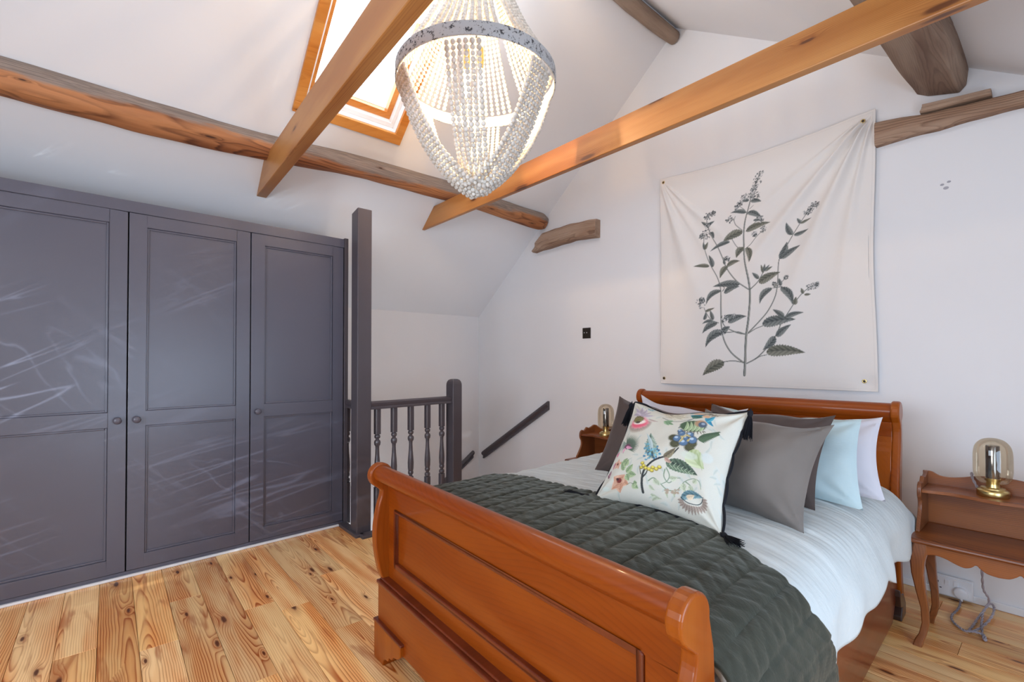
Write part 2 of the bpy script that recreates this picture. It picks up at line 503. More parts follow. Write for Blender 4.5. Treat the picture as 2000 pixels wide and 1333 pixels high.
quad(LX, RX, YB, WY0); quad(LX, RX, WY1, GY + .02); quad(LX, WX0, WY0, WY1); quad(WX1, RX, WY0, WY1)
struct('ceiling', m, CEIL, fixn=False)
m = MB()
m.add([(RX, YB, RZ), (XR, YB, zr(XR)), (XR, GY + .02, zr(XR)), (RX, GY + .02, RZ)], [(0, 1, 2, 3)])
struct('ceiling_right', m, CEIL, fixn=False)

# roof window: casing, white lining, sash, glass
wn = struct('window_1', MB().hexa([SL(WX0, WY0, .012), SL(WX1, WY0, .012), SL(WX1, WY0 + .001, .012), SL(WX0, WY0 + .001, .012), SL(WX0, WY0, .02), SL(WX1, WY0, .02), SL(WX1, WY0 + .001, .02), SL(WX0, WY0 + .001, .02)]), TRIMW)


def sbar(mb, x0, x1, y0, y1, d0, d1):
    mb.hexa([SL(x0, y0, d0), SL(x1, y0, d0), SL(x1, y1, d0), SL(x0, y1, d0), SL(x0, y0, d1), SL(x1, y0, d1), SL(x1, y1, d1), SL(x0, y1, d1)])


cw = 0.052
m = MB(); sbar(m, WX0 - cw, WX0, WY0 - .055, WY1 + .055, -.018, .03); obj('casing_board', m, CASING, wn, .003)
m = MB(); sbar(m, WX1, WX1 + cw, WY0 - .055, WY1 + .055, -.018, .03); obj('casing_board', m, CASING, wn, .003)
m = MB(); sbar(m, WX0, WX1, WY0 - .055, WY0, -.018, .03); obj('casing_board', m, CASING, wn, .003)
m = MB(); sbar(m, WX0, WX1, WY1, WY1 + .055, -.018, .03); obj('casing_board', m, CASING, wn, .003)
m = MB()
for a in ((WX0 - .01, WX0 + .004, WY0, WY1), (WX1 - .004, WX1 + .01, WY0, WY1), (WX0, WX1, WY0 - .01, WY0 + .004), (WX0, WX1, WY1 - .004, WY1 + .01)):
    sbar(m, *a, 0.0, .22)
obj('lining', m, TRIMW, wn)
for d0, d1, t, mt, nm in ((.05, .10, .022, TRIMW, 'inner_stop'), (.10, .15, .055, CASING, 'sash')):
    m = MB(); x0, x1, y0, y1 = WX0 + .004, WX1 - .004, WY0 + .004, WY1 - .004
    sbar(m, x0, x0 + t, y0, y1, d0, d1); sbar(m, x1 - t, x1, y0, y1, d0, d1)
    sbar(m, x0 + t, x1 - t, y0, y0 + t, d0, d1); sbar(m, x0 + t, x1 - t, y1 - t, y1, d0, d1)
    obj(nm, m, mt, wn, .002)
m = MB(); sbar(m, WX0 + .055, WX1 - .055, WY0 + .055, WY1 - .055, .122, .128); obj('pane', m, PANE, wn)

# unseen window frames added round the two fill lights; the walls stay solid
for nm, c, U, sx, sz in (('added_frame_back', Vector((-0.75, -1.88, 1.35)), Vector((1, 0, 0)), 2.1, 1.3), ('added_frame_right', Vector((1.04, 0.9, 0.80)), Vector((0, 1, 0)), 1.7, 1.0)):
    m = MB()
    N = Vector((0, 1, 0)) if U.x else Vector((-1, 0, 0))
    for (a0, a1, b0, b1) in ((-sx / 2 - .06, -sx / 2, -sz / 2 - .06, sz / 2 + .06), (sx / 2, sx / 2 + .06, -sz / 2 - .06, sz / 2 + .06), (-sx / 2, sx / 2, -sz / 2 - .06, -sz / 2), (-sx / 2, sx / 2, sz / 2, sz / 2 + .06)):
        m.prism([(a0, b0), (a1, b0), (a1, b1), (a0, b1)], c, U, (0, 0, 1), N * .05)
    struct(nm, m, TRIMW)

# floor: sub-floor slab with the stairwell left open, and planks
m = MB()
m.box((LX, YB, -.22), (XR, EY, -.022)); m.box((EX, EY, -.22), (XR, GY, -.022))
fl = struct('floor', m, plain('subfloor', (0.05, 0.03, 0.02, 1), 0.9))
pw = 0.128
rng = random.Random(11)
y = -0.029 - pw * 15
k = 0
while y < GY - .01:
    y1 = min(y + pw, GY)
    x0 = -3.42 if y1 <= EY + .004 else EX - .02
    x = x0; first = True
    while x < XR - .01:
        ln = rng.uniform(1.0, 2.3)
        if first: ln *= rng.uniform(.35, 1); first = False
        if y1 > EY and rng.random() < .5: ln = rng.uniform(1.0, 2.6)
        x1 = min(x + ln, XR)
        if XR - x1 < .3: x1 = XR
        if x1 > -3.4 and y > -1.6:
            cx, cy = (x + x1) / 2, (y + y1) / 2
            hx, hy = (x1 - x) / 2 - .0007, (y1 - y) / 2 - .0008
            mb = MB().box((-hx, -hy, -.02), (hx, hy, 0))
            p = obj('plank', mb, PINE, fl, .0009, 1)
            p.location = (cx, cy, rng.uniform(-.0007, 0))
        x = x1
    y = y1

m = MB(); m.box((-1.9, GY - .012, 0), (XR, GY, .034)); struct('baseboard_gable', m, TRIMW, bevel=.003)

# stairwell: shaft sides and the flight going down under the gable wall
m = MB(); m.box((EX - .02, EY, -2.4), (EX, GY, -.022)); m.box((LX, EY - .02, -2.4), (EX, EY, -.022)); struct('wall_stairwell', m, WALL)
m = MB(); m.box((EX - .03, EY + .0, -.03), (EX + .045, 2.12, .018)); struct('trim_1', m, GREYB, bevel=.004)
m = MB(); m.box((LX, EY - .03, -.03), (EX, EY + .03, .018)); struct('trim_2', m, GREYB, bevel=.004)
st = thing('staircase', 'wooden stairs going down in the well behind the balustrade', 'stairs', (EX, 2.62, 0))
for i in range(4):
    mb = MB().box((-.30 * (i + 1) - .03, -.46, -.18 * (i + 1) - .03), (-.30 * i, .50, -.18 * (i + 1)))
    mb.box((-.30 * i - .022, -.46, -.18 * (i + 1)), (-.30 * i - .002, .50, -.18 * i - .03 * (i > 0) - .03 * (i == 0)))
    obj('step', mb, PINE, st)

# ------------------------------------------------------------------ roof timbers


def rough(me, amp, sc, keep=None):
    for v in me.vertices:
        n = mnoise.noise_vector(Vector(v.co) * sc) * amp + mnoise.noise_vector(Vector(v.co) * sc * 3.7) * amp * .35
        if keep is None or keep(v.co): v.co += n


# long half-round purlin log across the left slope
ys = [-1.88, -1.1, -.4, .067, .686, 1.33, 2.05, 2.75, 3.05, 3.14]
lo = [-3.275, -3.276, -3.276, -3.281, -3.261, -3.228, -3.223, -3.255, -3.268, -3.272]
hi = [-3.11, -3.111, -3.111, -3.115, -3.121, -3.099, -3.092, -3.118, -3.127, -3.13]
rings = []
NA, NYL = 28, 150
for i in range(NYL + 1):
    yy = -1.88 + (3.125 + 1.88) * i / NYL
    a = np.interp(yy, ys, lo); b = np.interp(yy, ys, hi)
    r = (b - a) * 1.284 * .873 / 2
    if yy > 3.04: r *= 1 - .25 * ((yy - 3.04) / .085) ** 2
    c = SL((a + b) / 2, yy, -.018)
    ring = []
    for j in range(NA):
        t = 2 * math.pi * j / NA
        d = SD * math.cos(t) + SN * math.sin(t)
        q = Vector((math.cos(t) * 1.2, math.sin(t) * 1.2, yy * 1.3))
        rr = r * (1 + .13 * mnoise.noise(q) + .07 * mnoise.noise(q * 3.1) + .03 * mnoise.noise(Vector((t * 7, 0, yy * 1.1))))
        # long drying crack
        ck = math.exp(-((t - (math.pi * 1.86 + .1 * math.sin(yy * 2.2))) / .05) ** 2)
        rr *= 1 - .10 * ck * (0.5 + 0.5 * math.sin(yy * 3.1 + 1))
        ring.append(c + d * rr - Vector((0, 0, c.z)) - Vector((c.x, 0, 0)) + Vector((c.x + 3.19, 0, c.z - 2.49)))
    rings.append(ring)
lg = obj('log_purlin', MB().loft(rings), LOG)
lg.location = (-3.19, 0, 2.49)
tag(lg, 'long round old log purlin with grey top running along the sloping ceiling', 'beam')


def tie(yS, yN, zb, zt, label, x1=1.35):
    xt, xb = RX + (zt - RZ) / LS, RX + (zb - RZ) / LS
    xe = RX - (zb - RZ) / RS; xet = RX - (zt - RZ) / RS
    o = Vector(((xb + xe) / 2, yS[0], zb))
    f = lambda x, ys_: ys_[0] + (ys_[1] - ys_[0]) * (x + 3.4) / 3.4
    v = []
    for (a, b, z) in ((xb, xe, zb), (xt, xet, zt)):
        v += [Vector((a, f(a, yS), z)), Vector((b, f(b, yS), z)), Vector((b, f(b, yN), z)), Vector((a, f(a, yN), z))]
    # subdivide along x for a gentle edge wobble
    m = MB(); rg = []
    N = 24
    for i in range(N + 1):
        t = i / N
        rg.append([v[0].lerp(v[1], t) - o, v[3].lerp(v[2], t) - o, v[7].lerp(v[6], t) - o, v[4].lerp(v[5], t) - o])
    m.loft(rg, smooth=False)
    b = obj('tie_beam', m, JOIST, None, .004)
    b.location = o
    tag(b, label, 'beam')


tie((1.984, 1.987), (2.012, 2.033), 2.25, 2.404, 'sawn pine tie beam crossing in front of the gable wall')
tie((.735, .655), (.796, .715), 2.25, 2.43, 'sawn pine tie beam crossing under the roof window')

# ridge log
m = MB(); pts = []; rs_ = []
for i in range(40):
    t = i / 39; yy = YB + .02 + (GY - .03 - YB) * t
    pts.append((.012 * math.sin(yy * 2.1), yy - GY, .01 * math.sin(yy * 1.3))); rs_.append(.048 + .005 * math.sin(yy * 5))
m.tube(pts, rs_, 12); rg = obj('ridge_beam', m, OLDG); rg.location = (RX - .012, GY - .0, RZ - .066)
rough(rg.data, .006, 9)
tag(rg, 'slim weathered ridge timber at the peak of the ceiling', 'beam')

# heavy weathered purlin on the right slope
m = MB(); rings = []
N = 50
sec_e = [(-.476, 2.512), (-.43, 2.485), (-.31, 2.455), (-.284, 2.48), (-.281, 2.56), (-.33, 2.64), (-.47, 2.72)]
for i in range(N + 1):
    t = i / N; yy = GY - t * 4.6
    dx = -.16 * t * 4.6 / 1.2 * .55; dz = .10 * t * 1.4
    w_ = 1 + .25 * min(t * 2, 1)
    ring = []
    cxx, czz = -.36, 2.56
    for (px, pz) in sec_e:
        q = Vector((px * 6, yy * 2.0, pz * 6))
        ring.append((cxx + (px - cxx) * w_ + dx * .35 + .012 * mnoise.noise(q) + .36, yy - GY, czz + (pz - czz) * w_ + dz * .2 + .012 * mnoise.noise(q + Vector((9, 0, 0))) - 2.56))
    rings.append(ring)
m.loft(rings, smooth=False)
o = obj('old_purlin', m, OLDG, None, .006); o.location = (-.36, GY - .003, 2.56)
tag(o, 'heavy weathered grey purlin end meeting the gable wall, upper right', 'beam')


def wallplank(name, poly, depth, mat, label, n=26, amp=.006, cat='beam'):
    """old timber let into the gable wall: polygon given as upper and lower edge lines (x, z)."""
    up, lw = poly
    x0, x1 = up[0][0], up[-1][0]
    cx = (x0 + x1) / 2; cz = (up[0][1] + lw[0][1]) / 2
    rings = []
    for i in range(n + 1):
        x = x0 + (x1 - x0) * i / n
        xl = lw[0][0] + (lw[-1][0] - lw[0][0]) * i / n
        zu = np.interp(x, [p[0] for p in up], [p[1] for p in up]); zd = np.interp(xl, [p[0] for p in lw], [p[1] for p in lw])
        h = zu - zd
        w1 = amp * mnoise.noise(Vector((x * 9, 0, 3))); w2 = amp * mnoise.noise(Vector((x * 9, 5, 3))); w3 = amp * 1.5 * mnoise.noise(Vector((x * 7, 9, 3)))
        d = depth
        prof = [(x, GY + .01, zu + w1), (x, GY - d * .75, zu + w1), (x, GY - d + w3, zu - h * .14 + w1), (x, GY - d + w3, zu - h * .45), (x, GY - d * .93 + w3, zu - h * .5), (x, GY - d + w3, zu - h * .55),
                (xl, GY - d + w3, zd + h * .12 + w2), (xl, GY - d * .8, zd + w2), (xl, GY + .01, zd + w2)]
        rings.append([(a - cx, b - GY, c - cz) for a, b, c in prof])
    o = obj(name, MB().loft(rings, smooth=False), mat, None, .002, 1)
    o.location = (cx, GY, cz)
    tag(o, label, cat)
    return o


wallplank('wall_timber', ([(-.643, 2.423), (-.54, 2.412), (-.45, 2.391), (-.3, 2.378), (-.1, 2.363), (.3, 2.29)], [(-.643, 2.299), (-.52, 2.302), (-.3, 2.300), (-.1, 2.296), (.3, 2.23)]), .05, OLDX,
          'curved old timber let into the gable wall right of the wall hanging')
wallplank('packing_board', ([(-.447, 2.440), (-.205, 2.413)], [(-.457, 2.398), (-.203, 2.380)]), .058, OLDX, 'short old board wedged above the curved wall timber', 10, .003, 'board')
wallplank('timber_stub', ([(-3.255, 2.285), (-3.17, 2.352), (-3.0, 2.362), (-2.8, 2.362), (-2.522, 2.342)], [(-3.30, 2.195), (-3.0, 2.205), (-2.8, 2.215), (-2.525, 2.19)]), .07, OLDX,
          'short old oak stub in the gable wall below the log end')

# ------------------------------------------------------------------ wardrobe
wd = Vector((-.0716, 1.672, 0)).normalized()
WR = math.atan2(wd.y, wd.x) - math.pi / 2        # local +Y runs along the front, +X towards the room
wt = thing('wardrobe', 'built-in grey painted wardrobe with panelled doors under the slope', 'wardrobe', (-3.227, -.378, 0), WR)
s0, s1 = -.78, 1.636
DZ0, DZ1 = .034, 1.948
m = MB()
m.box((-.42, s0, 0), (-.34, s1 + .01, 2.0)); m.box((-.42, s0, 0), (-.024, s0 + .02, 2.0)); m.box((-.42, s0, 1.99), (-.002, s1, 2.0))
obj('carcass', m, GREY, wt)
m = MB(); m.box((-.022, s0, DZ1 + .003), (.004, s1, 2.012)); obj('frieze', m, GREY, wt, .002)
m = MB(); m.box((-.03, s0, .008), (-.004, s1, DZ0 - .004)); obj('plinth', m, GREY, wt, .001)
m = MB(); m.box((-.42, s1 + .002, 0), (.006, s1 + .030, 2.02)); obj('side_panel', m, GREYB, wt, .003)
gaps = [-.135, .452, 1.043, 1.634]


def door(ya, yb, knob_right):
    d = obj('door', MB().box((-.021, ya + .003, DZ0), (-.012, yb - .003, DZ1)), GREY, wt)
    st_, rt, mid0, mid1, br = .078, .068, .800, .880, .074
    m = MB()
    m.box((-.014, ya + .003, DZ0), (.002, ya + st_, DZ1)); m.box((-.014, yb - st_, DZ0), (.002, yb - .003, DZ1))
    m.box((-.014, ya + st_, DZ1 - rt), (.002, yb - st_, DZ1)); m.box((-.014, ya + st_, mid0), (.002, yb - st_, mid1)); m.box((-.014, ya + st_, DZ0), (.002, yb - st_, DZ0 + br))
    obj('door_frame', m, GREY, d, .0015)
    for (z0, z1) in ((DZ0 + br, mid0), (mid1, DZ1 - rt)):
        m = MB(); a, b = ya + st_, yb - st_; t = .011
        m.box((-.013, a, z0), (-.005, a + t, z1)); m.box((-.013, b - t, z0), (-.005, b, z1))
        m.box((-.013, a + t, z0), (-.005, b - t, z0 + t)); m.box((-.013, a + t, z1 - t), (-.005, b - t, z1))
        obj('panel_moulding', m, GREY, d, .003)
    m = MB(); prof = [(.001, 0), (.008, 0), (.0075, .010), (.013, .014), (.0185, .020), (.0185, .026), (.014, .031), (.006, .033), (.001, .0335)]
    ky = yb - .04 if knob_right else ya + .04
    rings = [[(.001 + zz, ky + r * math.cos(2 * math.pi * j / 20), .836 + r * math.sin(2 * math.pi * j / 20)) for j in range(20)] for r, zz in prof]
    m.loft(rings); obj('knob', m, GREY, d)
    return d


door(-.135, .452, True); door(.452, 1.043, False); door(1.043, 1.634, False)
door(-.722, -.135, False)
m = MB(); m.box((-.415, -.722, .02), (-.024, -.72, 1.95)); obj('door_gap_backing', MB().box((-.035, s0 + .02, .03), (-.031, s1, 1.95)), DARKG, wt)
m = MB(); m.box((-.008, -.8, 0), (.012, 1.672, .013))
o = obj('threshold_strip', m, TRIMW, None, .004); o.location = (-3.222, -.378, 0); o.rotation_euler = (0, 0, WR)
tag(o, 'thin white strip on the floor along the foot of the wardrobe', 'strip')

# ------------------------------------------------------------------ balustrade
m = MB()
px0, px1, py0, py1 = -.105, 0, 0, .10
m.box((px0, py0, -.3), (px1, py1, 2.165))
po = obj('tall_post', m, GREYB, None, .006)
po.location = (-3.03, 1.245, 0)
me = po.data
for v in me.vertices:
    if v.co.z > 2: v.co.z += -.012 if v.co.x < -.05 else .008
tag(po, 'tall square grey painted post beside the wardrobe end', 'post')

bal = thing('balustrade', 'grey painted stair balustrade with turned spindles and square newel', 'balustrade', (-3.03, 1.345, 0), math.atan2(.068, .69) )
# local Y runs from the tall post to the newel
L_ = .69


def railprof(c, U, V, W):
    prof = [(-.030, .0), (-.030, .012), (-.022, .018), (-.026, .030), (-.028, .044), (-.014, .054), (.014, .054), (.028, .044), (.026, .030), (.022, .018), (.030, .012), (.030, 0)]
    return MB().prism(prof, c, U, V, W)


obj('handrail', railprof((-.03, 0, .822), (1, 0, 0), (0, 0, 1), (0, L_, 0)), GREYB, bal, .002)
nw = MB()
sq = .046
rings = []
for z, k in ((-.5, 1), (.955, 1), (.972, .985), (.988, .90), (1.0, .76), (1.008, .5), (1.010, .2)):
    rings.append([(-.03 + a * sq * k, L_ + .046 + b * sq * (1 if z < .96 else k), z) for a, b in ((-1, -1), (1, -1), (1, 1), (-1, 1))])
nw.loft(rings, smooth=False); obj('newel_post', nw, GREYB, bal, .008, 3)


def baluster_mesh():
    m = MB(); n = 12
    h = .0195
    segs = [(.0, 'q', h), (.285, 'q', h), (.287, 'c', .013), (.292, 'c', .0195), (.302, 'c', .021), (.312, 'c', .0195), (.317, 'c', .012), (.323, 'c', .012), (.330, 'c', .018), (.342, 'c', .020), (.352, 'c', .0175),
            (.37, 'c', .0205), (.41, 'c', .0215), (.45, 'c', .019), (.50, 'c', .0145), (.55, 'c', .0125), (.565, 'c', .0135), (.575, 'c', .020), (.590, 'c', .0225), (.603, 'c', .020), (.610, 'c', .012), (.617, 'c', .012),
            (.622, 'c', .0185), (.632, 'c', .0205), (.640, 'c', .0185), (.646, 'c', .013), (.648, 'q', h), (.83, 'q', h)]
    rings = []
    for z, k, r in segs:
        ring = []
        for j in range(16):
            a = 2 * math.pi * (j + .5) / 16
            cx_, sy_ = math.cos(a), math.sin(a)
            if k == 'q':
                mx = max(abs(cx_), abs(sy_)); ring.append((cx_ / mx * r, sy_ / mx * r, z))
            else: ring.append((cx_ * r, sy_ * r, z))
        rings.append(ring)
    m.loft(rings, smooth=False)
    return m


bmesh_ = None
for i, yy in enumerate((.062, .193, .333, .481, .615)):
    if bmesh_ is None:
        o = obj('spindle', baluster_mesh(), GREYB, bal); bmesh_ = o.data
    else:
        o = obj('spindle', bmesh_, GREYB, bal)
    o.location = (-.03, yy, 0)
b2 = thing('balustrade', 'short run of grey spindles seen in the slit between wardrobe and tall post', 'balustrade', (-3.135, 1.295, 0))
obj('handrail', railprof((0, 0, .822), (0, 1, 0), (0, 0, 1), (-1.09, 0, 0)), GREYB, b2, .002)
for i in range(8):
    o = obj('spindle', bmesh_, GREYB, b2); o.location = (-.06 - .132 * i, 0, 0)

# wall handrails going down the stair
hp = [(0, -.040), (.022, -.040), (.028, -.028), (.022, -.012), (.034, .0), (.046, .012), (.046, .030), (.030, .042), (.006, .042), (0, .036)]
a = Vector((-3.125, GY, .735)); b = Vector((-4.13, GY, .125))
d = (b - a)
o = obj('handrail', MB().prism(hp, (0, 0, 0), (0, -1, 0), Vector((0, 0, 1)), d), GREYB, None, .002); o.location = a
tag(o, 'moulded dark grey handrail sloping down along the gable wall', 'handrail')
a = Vector((LX, 3.05, .125)); b = Vector((LX, 2.0, -.60))
o = obj('handrail', MB().prism(hp, (0, 0, 0), (1, 0, 0), Vector((0, 0, 1)), b - a), GREYB, None, .002); o.location = a
tag(o, 'short dark grey handrail on the left wall behind the newel post', 'handrail')

# light switch
sw = thing('light_switch', 'small dark bronze double light switch on the gable wall', 'light switch', (-2.672, GY, 1.392))
obj('plate', MB().box((-.044, -.007, -.046), (.044, 0, .046)), BRONZE, sw, .002)
for x in (-.016, .012):
    m = MB(); m.tube([(x, -.006, 0), (x, -.018, .004)], [.005, .004], 8); obj('toggle', m, CHROME, sw)
m = MB(); m.box((.044, -.004, -.046), (.047, 0, .046)); obj('rim', m, CHROME, sw)
# old screw plugs
hk = tag(obj('wall_plugs', MB(), TRIMW), 'cluster of three grey filled screw holes high on the wall right of the hanging', 'wall marks')
hkm = MB()
for dx, dz, r in ((-.012, .006, .008), (.013, .014, .008), (.002, -.014, .011)):
    rings = [[(dx + r * k * math.cos(2 * math.pi * j / 10), -.0015 * q, dz + r * k * .7 * math.sin(2 * math.pi * j / 10)) for j in range(10)] for k, q in ((1, 0), (.7, 1), (.1, 1.2))]
    hkm.loft(rings)
hk.data = hkm.mesh('wall_plugs'); hk.data.materials.append(plain('grey_filler', (0.42, 0.41, 0.45, 1), .9))
hk.location = (-.37, GY, 2.02)

# ------------------------------------------------------------------ bed
BO = Vector((-1.7599, .8005, 0)); BR = .0334
bed = thing('sleigh_bed', 'cherry stained wooden sleigh bed with rolled headboard and footboard', 'bed', BO, BR)
BW = 1.347
FB = -math.atan2(.09, BW)     # the footboard stands very slightly askew


def FF(u, b, z):              # footboard frame -> bed frame
    c, s_ = math.cos(FB), math.sin(FB)
    return Vector((u * c - b * s_, u * s_ + b * c, z))


FW = math.hypot(BW, .09)
scx, scz, scr = .010, .706, .047


def scroll(cx, cz, r, a0, a1, n=14):
    return [(cx + r * math.cos(R(a0 + (a1 - a0) * i / n)), cz + r * math.sin(R(a0 + (a1 - a0) * i / n))) for i in range(n + 1)]


# outline in (b, z): outer S curve, scroll, flat inner face
outer = cat2([(.018, .296), (.003, .337), (-.010, .40), (-.016, .46), (-.014, .52), (-.002, .585), (.010, .625), (.012, .650)], 4)
out_f = outer[:-1] + scroll(scx, scz, scr, 232, -10, 18) + [(.070, .64), (.074, .56), (.074, .296)]


def post(mb_poly, u0, u1, frame, mat, name='post'):
    m = MB()
    o_ = frame(u0, 0, 0); U = frame(u0, 1, 0) - o_; W = frame(u1, 0, 0) - o_
    m.prism(mb_poly, o_, U, (0, 0, 1), W)
    return obj(name, m, mat, bed, .009, 4)


post(out_f, 0, .034, FF, SLEIGHV); post(out_f, FW - .034, FW, FF, SLEIGHV)
# top roll: moulded bar
roll = scroll(scx - .002, .714, .031, -75, 235, 26) + [(.004, .684), (.016, .672), (.028, .666), (.038, .655), (.056, .655), (.056, .690), (.030, .700)]
m = MB(); o_ = FF(.030, 0, 0)
m.prism(roll, o_, FF(.030, 1, 0) - o_, (0, 0, 1), FF(FW - .030, 0, 0) - o_, smooth=True); obj('top_roll', m, SLEIGH, bed, 0)


def fbox(mb, u0, u1, b0, b1, z0, z1):
    mb.hexa([FF(u0, b0, z0), FF(u1, b0, z0), FF(u1, b1, z0), FF(u0, b1, z0), FF(u0, b0, z1), FF(u1, b0, z1), FF(u1, b1, z1), FF(u0, b1, z1)])


PB = .040
m = MB()
fbox(m, .032, FW - .032, PB, .066, .578, .660); fbox(m, .032, FW - .032, PB, .066, .296, .362)
fbox(m, .032, .082, PB, .066, .362, .578); fbox(m, FW - .128, FW - .032, PB, .066, .362, .578)
obj('footboard_frame', m, SLEIGH, bed, .003)
m = MB(); fbox(m, .07, FW - .12, PB + .012, .06, .355, .592); obj('footboard_panel', m, SLEIGH, bed)
m = MB(); a0, a1, z0, z1, t = .082, FW - .128, .362, .578, .013
for q in ((a0, a0 + t, z0, z1), (a1 - t, a1, z0, z1), (a0 + t, a1 - t, z0, z0 + t), (a0 + t, a1 - t, z1 - t, z1)):
    fbox(m, q[0], q[1], PB - .004, PB + .016, q[2], q[3])
obj('panel_bead', m, RAILW, bed, .004, 3)
# base board with stepped top moulding, bracket feet
m = MB(); fbox(m, .010, FW - .010, .006, .070, .100, .288); obj('base_board', m, SLEIGH, bed, .003)
m = MB(); fbox(m, .006, FW - .006, .000, .072, .284, .297); fbox(m, .016, FW - .016, .012, .070, .297, .306); obj('base_moulding', m, RAILW, bed, .004, 3)
foot = [(0, 0), (.085, 0)] + cat2([(.085, .006), (.092, .024), (.110, .034), (.128, .038), (.138, .054), (.160, .058), (.176, .074), (.210, .084), (.232, .102)], 3) + [(.232, .138), (0, .138)]
for u0, sgn in ((0, 1), (FW, -1)):
    m = MB(); o_ = FF(u0, -.006, 0); m.prism(foot, o_, (FF(u0 + sgn, -.006, 0) - o_), (0, 0, 1), FF(u0, .082, 0) - o_); obj('bracket_foot', m, SLEIGHV, bed, .003)
    m = MB(); u1 = u0 + sgn * .240; lo_, hi_ = min(u0 - sgn * .003, u1), max(u0 - sgn * .003, u1)
    fbox(m, lo_, hi_, -.009, .084, .138, .148); obj('foot_moulding', m, RAILW, bed, .004, 3)

# headboard
HB = 1.872; hcz = .918; hr = .050


def HF(u, b, z): return Vector((u, HB + b, z))


hb_out = [(-.03, 0), (-.03, .10)] + cat2([(-.035, .15), (-.055, .35), (-.064, .52), (-.055, .64), (-.022, .76), (-.010, .83), (-.022, .872)], 4) + scroll(0, hcz, hr, 205, -60, 18) + [(.030, .84), (.035, .76), (.010, .60), (.0, .45), (.01, .2), (.045, .06), (.05, 0)]
post(hb_out, 0, .034, HF, SLEIGHV); post(hb_out, BW - .034, BW, HF, SLEIGHV)
m = MB(); m.prism(scroll(0, hcz, .040, -60, 235, 26) + [(-.012, .862), (.02, .862)], HF(.030, 0, 0), (0, 1, 0), (0, 0, 1), (BW - .060, 0, 0), smooth=True); obj('top_roll', m, SLEIGH, bed)
m = MB()
pan = cat2([(-.016, .872), (-.004, .83), (-.010, .78), (-.030, .72), (-.040, .60), (-.040, .30)], 4)
pan2 = [(p[0] + .022, p[1]) for p in pan][::-1]
m.prism(pan + pan2, HF(.031, 0, 0), (0, 1, 0), (0, 0, 1), (BW - .062, 0, 0)); obj('headboard_panel', m, SLEIGH, bed)
m = MB(); rl = [(p[0] - .012, p[1]) for p in pan if p[1] > .80]
m.prism(rl + [(p[0] + .01, p[1]) for p in rl][::-1], HF(.031, 0, 0), (0, 1, 0), (0, 0, 1), (BW - .062, 0, 0)); obj('headboard_rail', m, SLEIGH, bed, .002)
for u0 in (.031, BW - .031 - .06):
    m = MB(); rl = [(p[0] - .010, p[1]) for p in pan if p[1] < .83]
    m.prism(rl + [(p[0] + .01, p[1]) for p in rl][::-1], HF(u0, 0, 0), (0, 1, 0), (0, 0, 1), (.06, 0, 0)); obj('headboard_stile', m, SLEIGHV, bed, .002)
# side rails with a shaped lower edge
for u0 in (.016, BW - .040):
    low = [(.07, .30), (.07, .022), (1.72, .022), (1.80, .10), (1.845, .10), (1.845, .30)]
    m = MB(); m.prism(low, (u0, 0, 0), (0, 1, 0), (0, 0, 1), (.026, 0, 0)); obj('side_rail', m, RAILW, bed, .003)
for u0 in (-.004, BW - .05):
    ft = [(-.055, 0), (.045, 0)] + [(.05, .05), (.02, .085)] + cat2([(-.01, .11), (-.05, .12), (-.09, .15)], 3) + [(-.09, .12), (-.075, .07), (-.03, .055), (-.055, .02)]
    m = MB(); m.prism(ft, HF(u0, 0, 0), (0, 1, 0), (0, 0, 1), (.054, 0, 0)); obj('rear_foot', m, BRONZE if False else plain('dark_stain', srgb(58, 34, 26), .35, coat=.3), bed, .004)
m = MB(); m.hexa([(.045, .09, .20), (BW - .045, .0, .20), (BW - .045, 1.80, .20), (.045, 1.80, .20), (.045, .09, .52), (BW - .045, .0, .52), (BW - .045, 1.80, .52), (.045, 1.80, .52)]); obj('mattress_base', m, WHITEP, bed, .04, 3)


# ------------------------------------------------------------------ bed linen (coordinates of the bed frame)
def child_frame(o):
    o.location = BO; o.rotation_euler = (0, 0, BR)
    return o


def resample(P, n):
    P = [np.array(p, float) for p in P]
    d = np.cumsum([0] + [np.linalg.norm(P[i + 1] - P[i]) for i in range(len(P) - 1)])
    t = np.linspace(0, d[-1], n)
    return np.stack([np.interp(t, d, [p[k] for p in P]) for k in range(2)], 1)


def skew(a, b):
    return b - .082 * min(1, max(0, a / BW)) * max(0, 1 - (b - .085) / .45)


def section(b, off=0.0, hemR=None, hemL=None):
    """cross-section of the made bed at distance b from the foot, left hem to right hem."""
    lift = .014 * math.sin(b * 3.0)
    hr_ = .375 + .014 * math.sin(b * 9.0) + .008 * math.sin(b * 23 + 1) + .045 * math.exp(-((b - 1.12) / .15) ** 2)
    hr_ -= .045 * min(1, max(0, (b - 1.45) / .3))
    if hemR is not None: hr_ = hemR
    hl_ = .36 if hemL is None else hemL
    bul = .012 * math.sin(b * 7 + .6) + .006 * math.sin(b * 17)
    k = min(1, max(0, (b - 1.35) / .4))
    P = [(-.048 - off + bul * .5, hl_), (-.052 - off, .47), (-.038 - off, .545), (.0, .588 + off), (.06, .610 + off), (.25, .628 + off + lift * .3), (.6, .640 + off + lift * .4), (1.0, .640 + off + lift * .4), (1.2, .628 + off),
         (1.30, .605 + off), (1.355 + off * .7, .568 + off * .7), (1.388 + off + k * .01, .51), (1.402 + off + bul + k * .01, .45), (1.404 + off + bul * 1.3 + k * .016, hr_)]
    c = catmull([(p[0], p[1], 0) for p in P], 6)
    return [(q.x, q.y) for q in c]


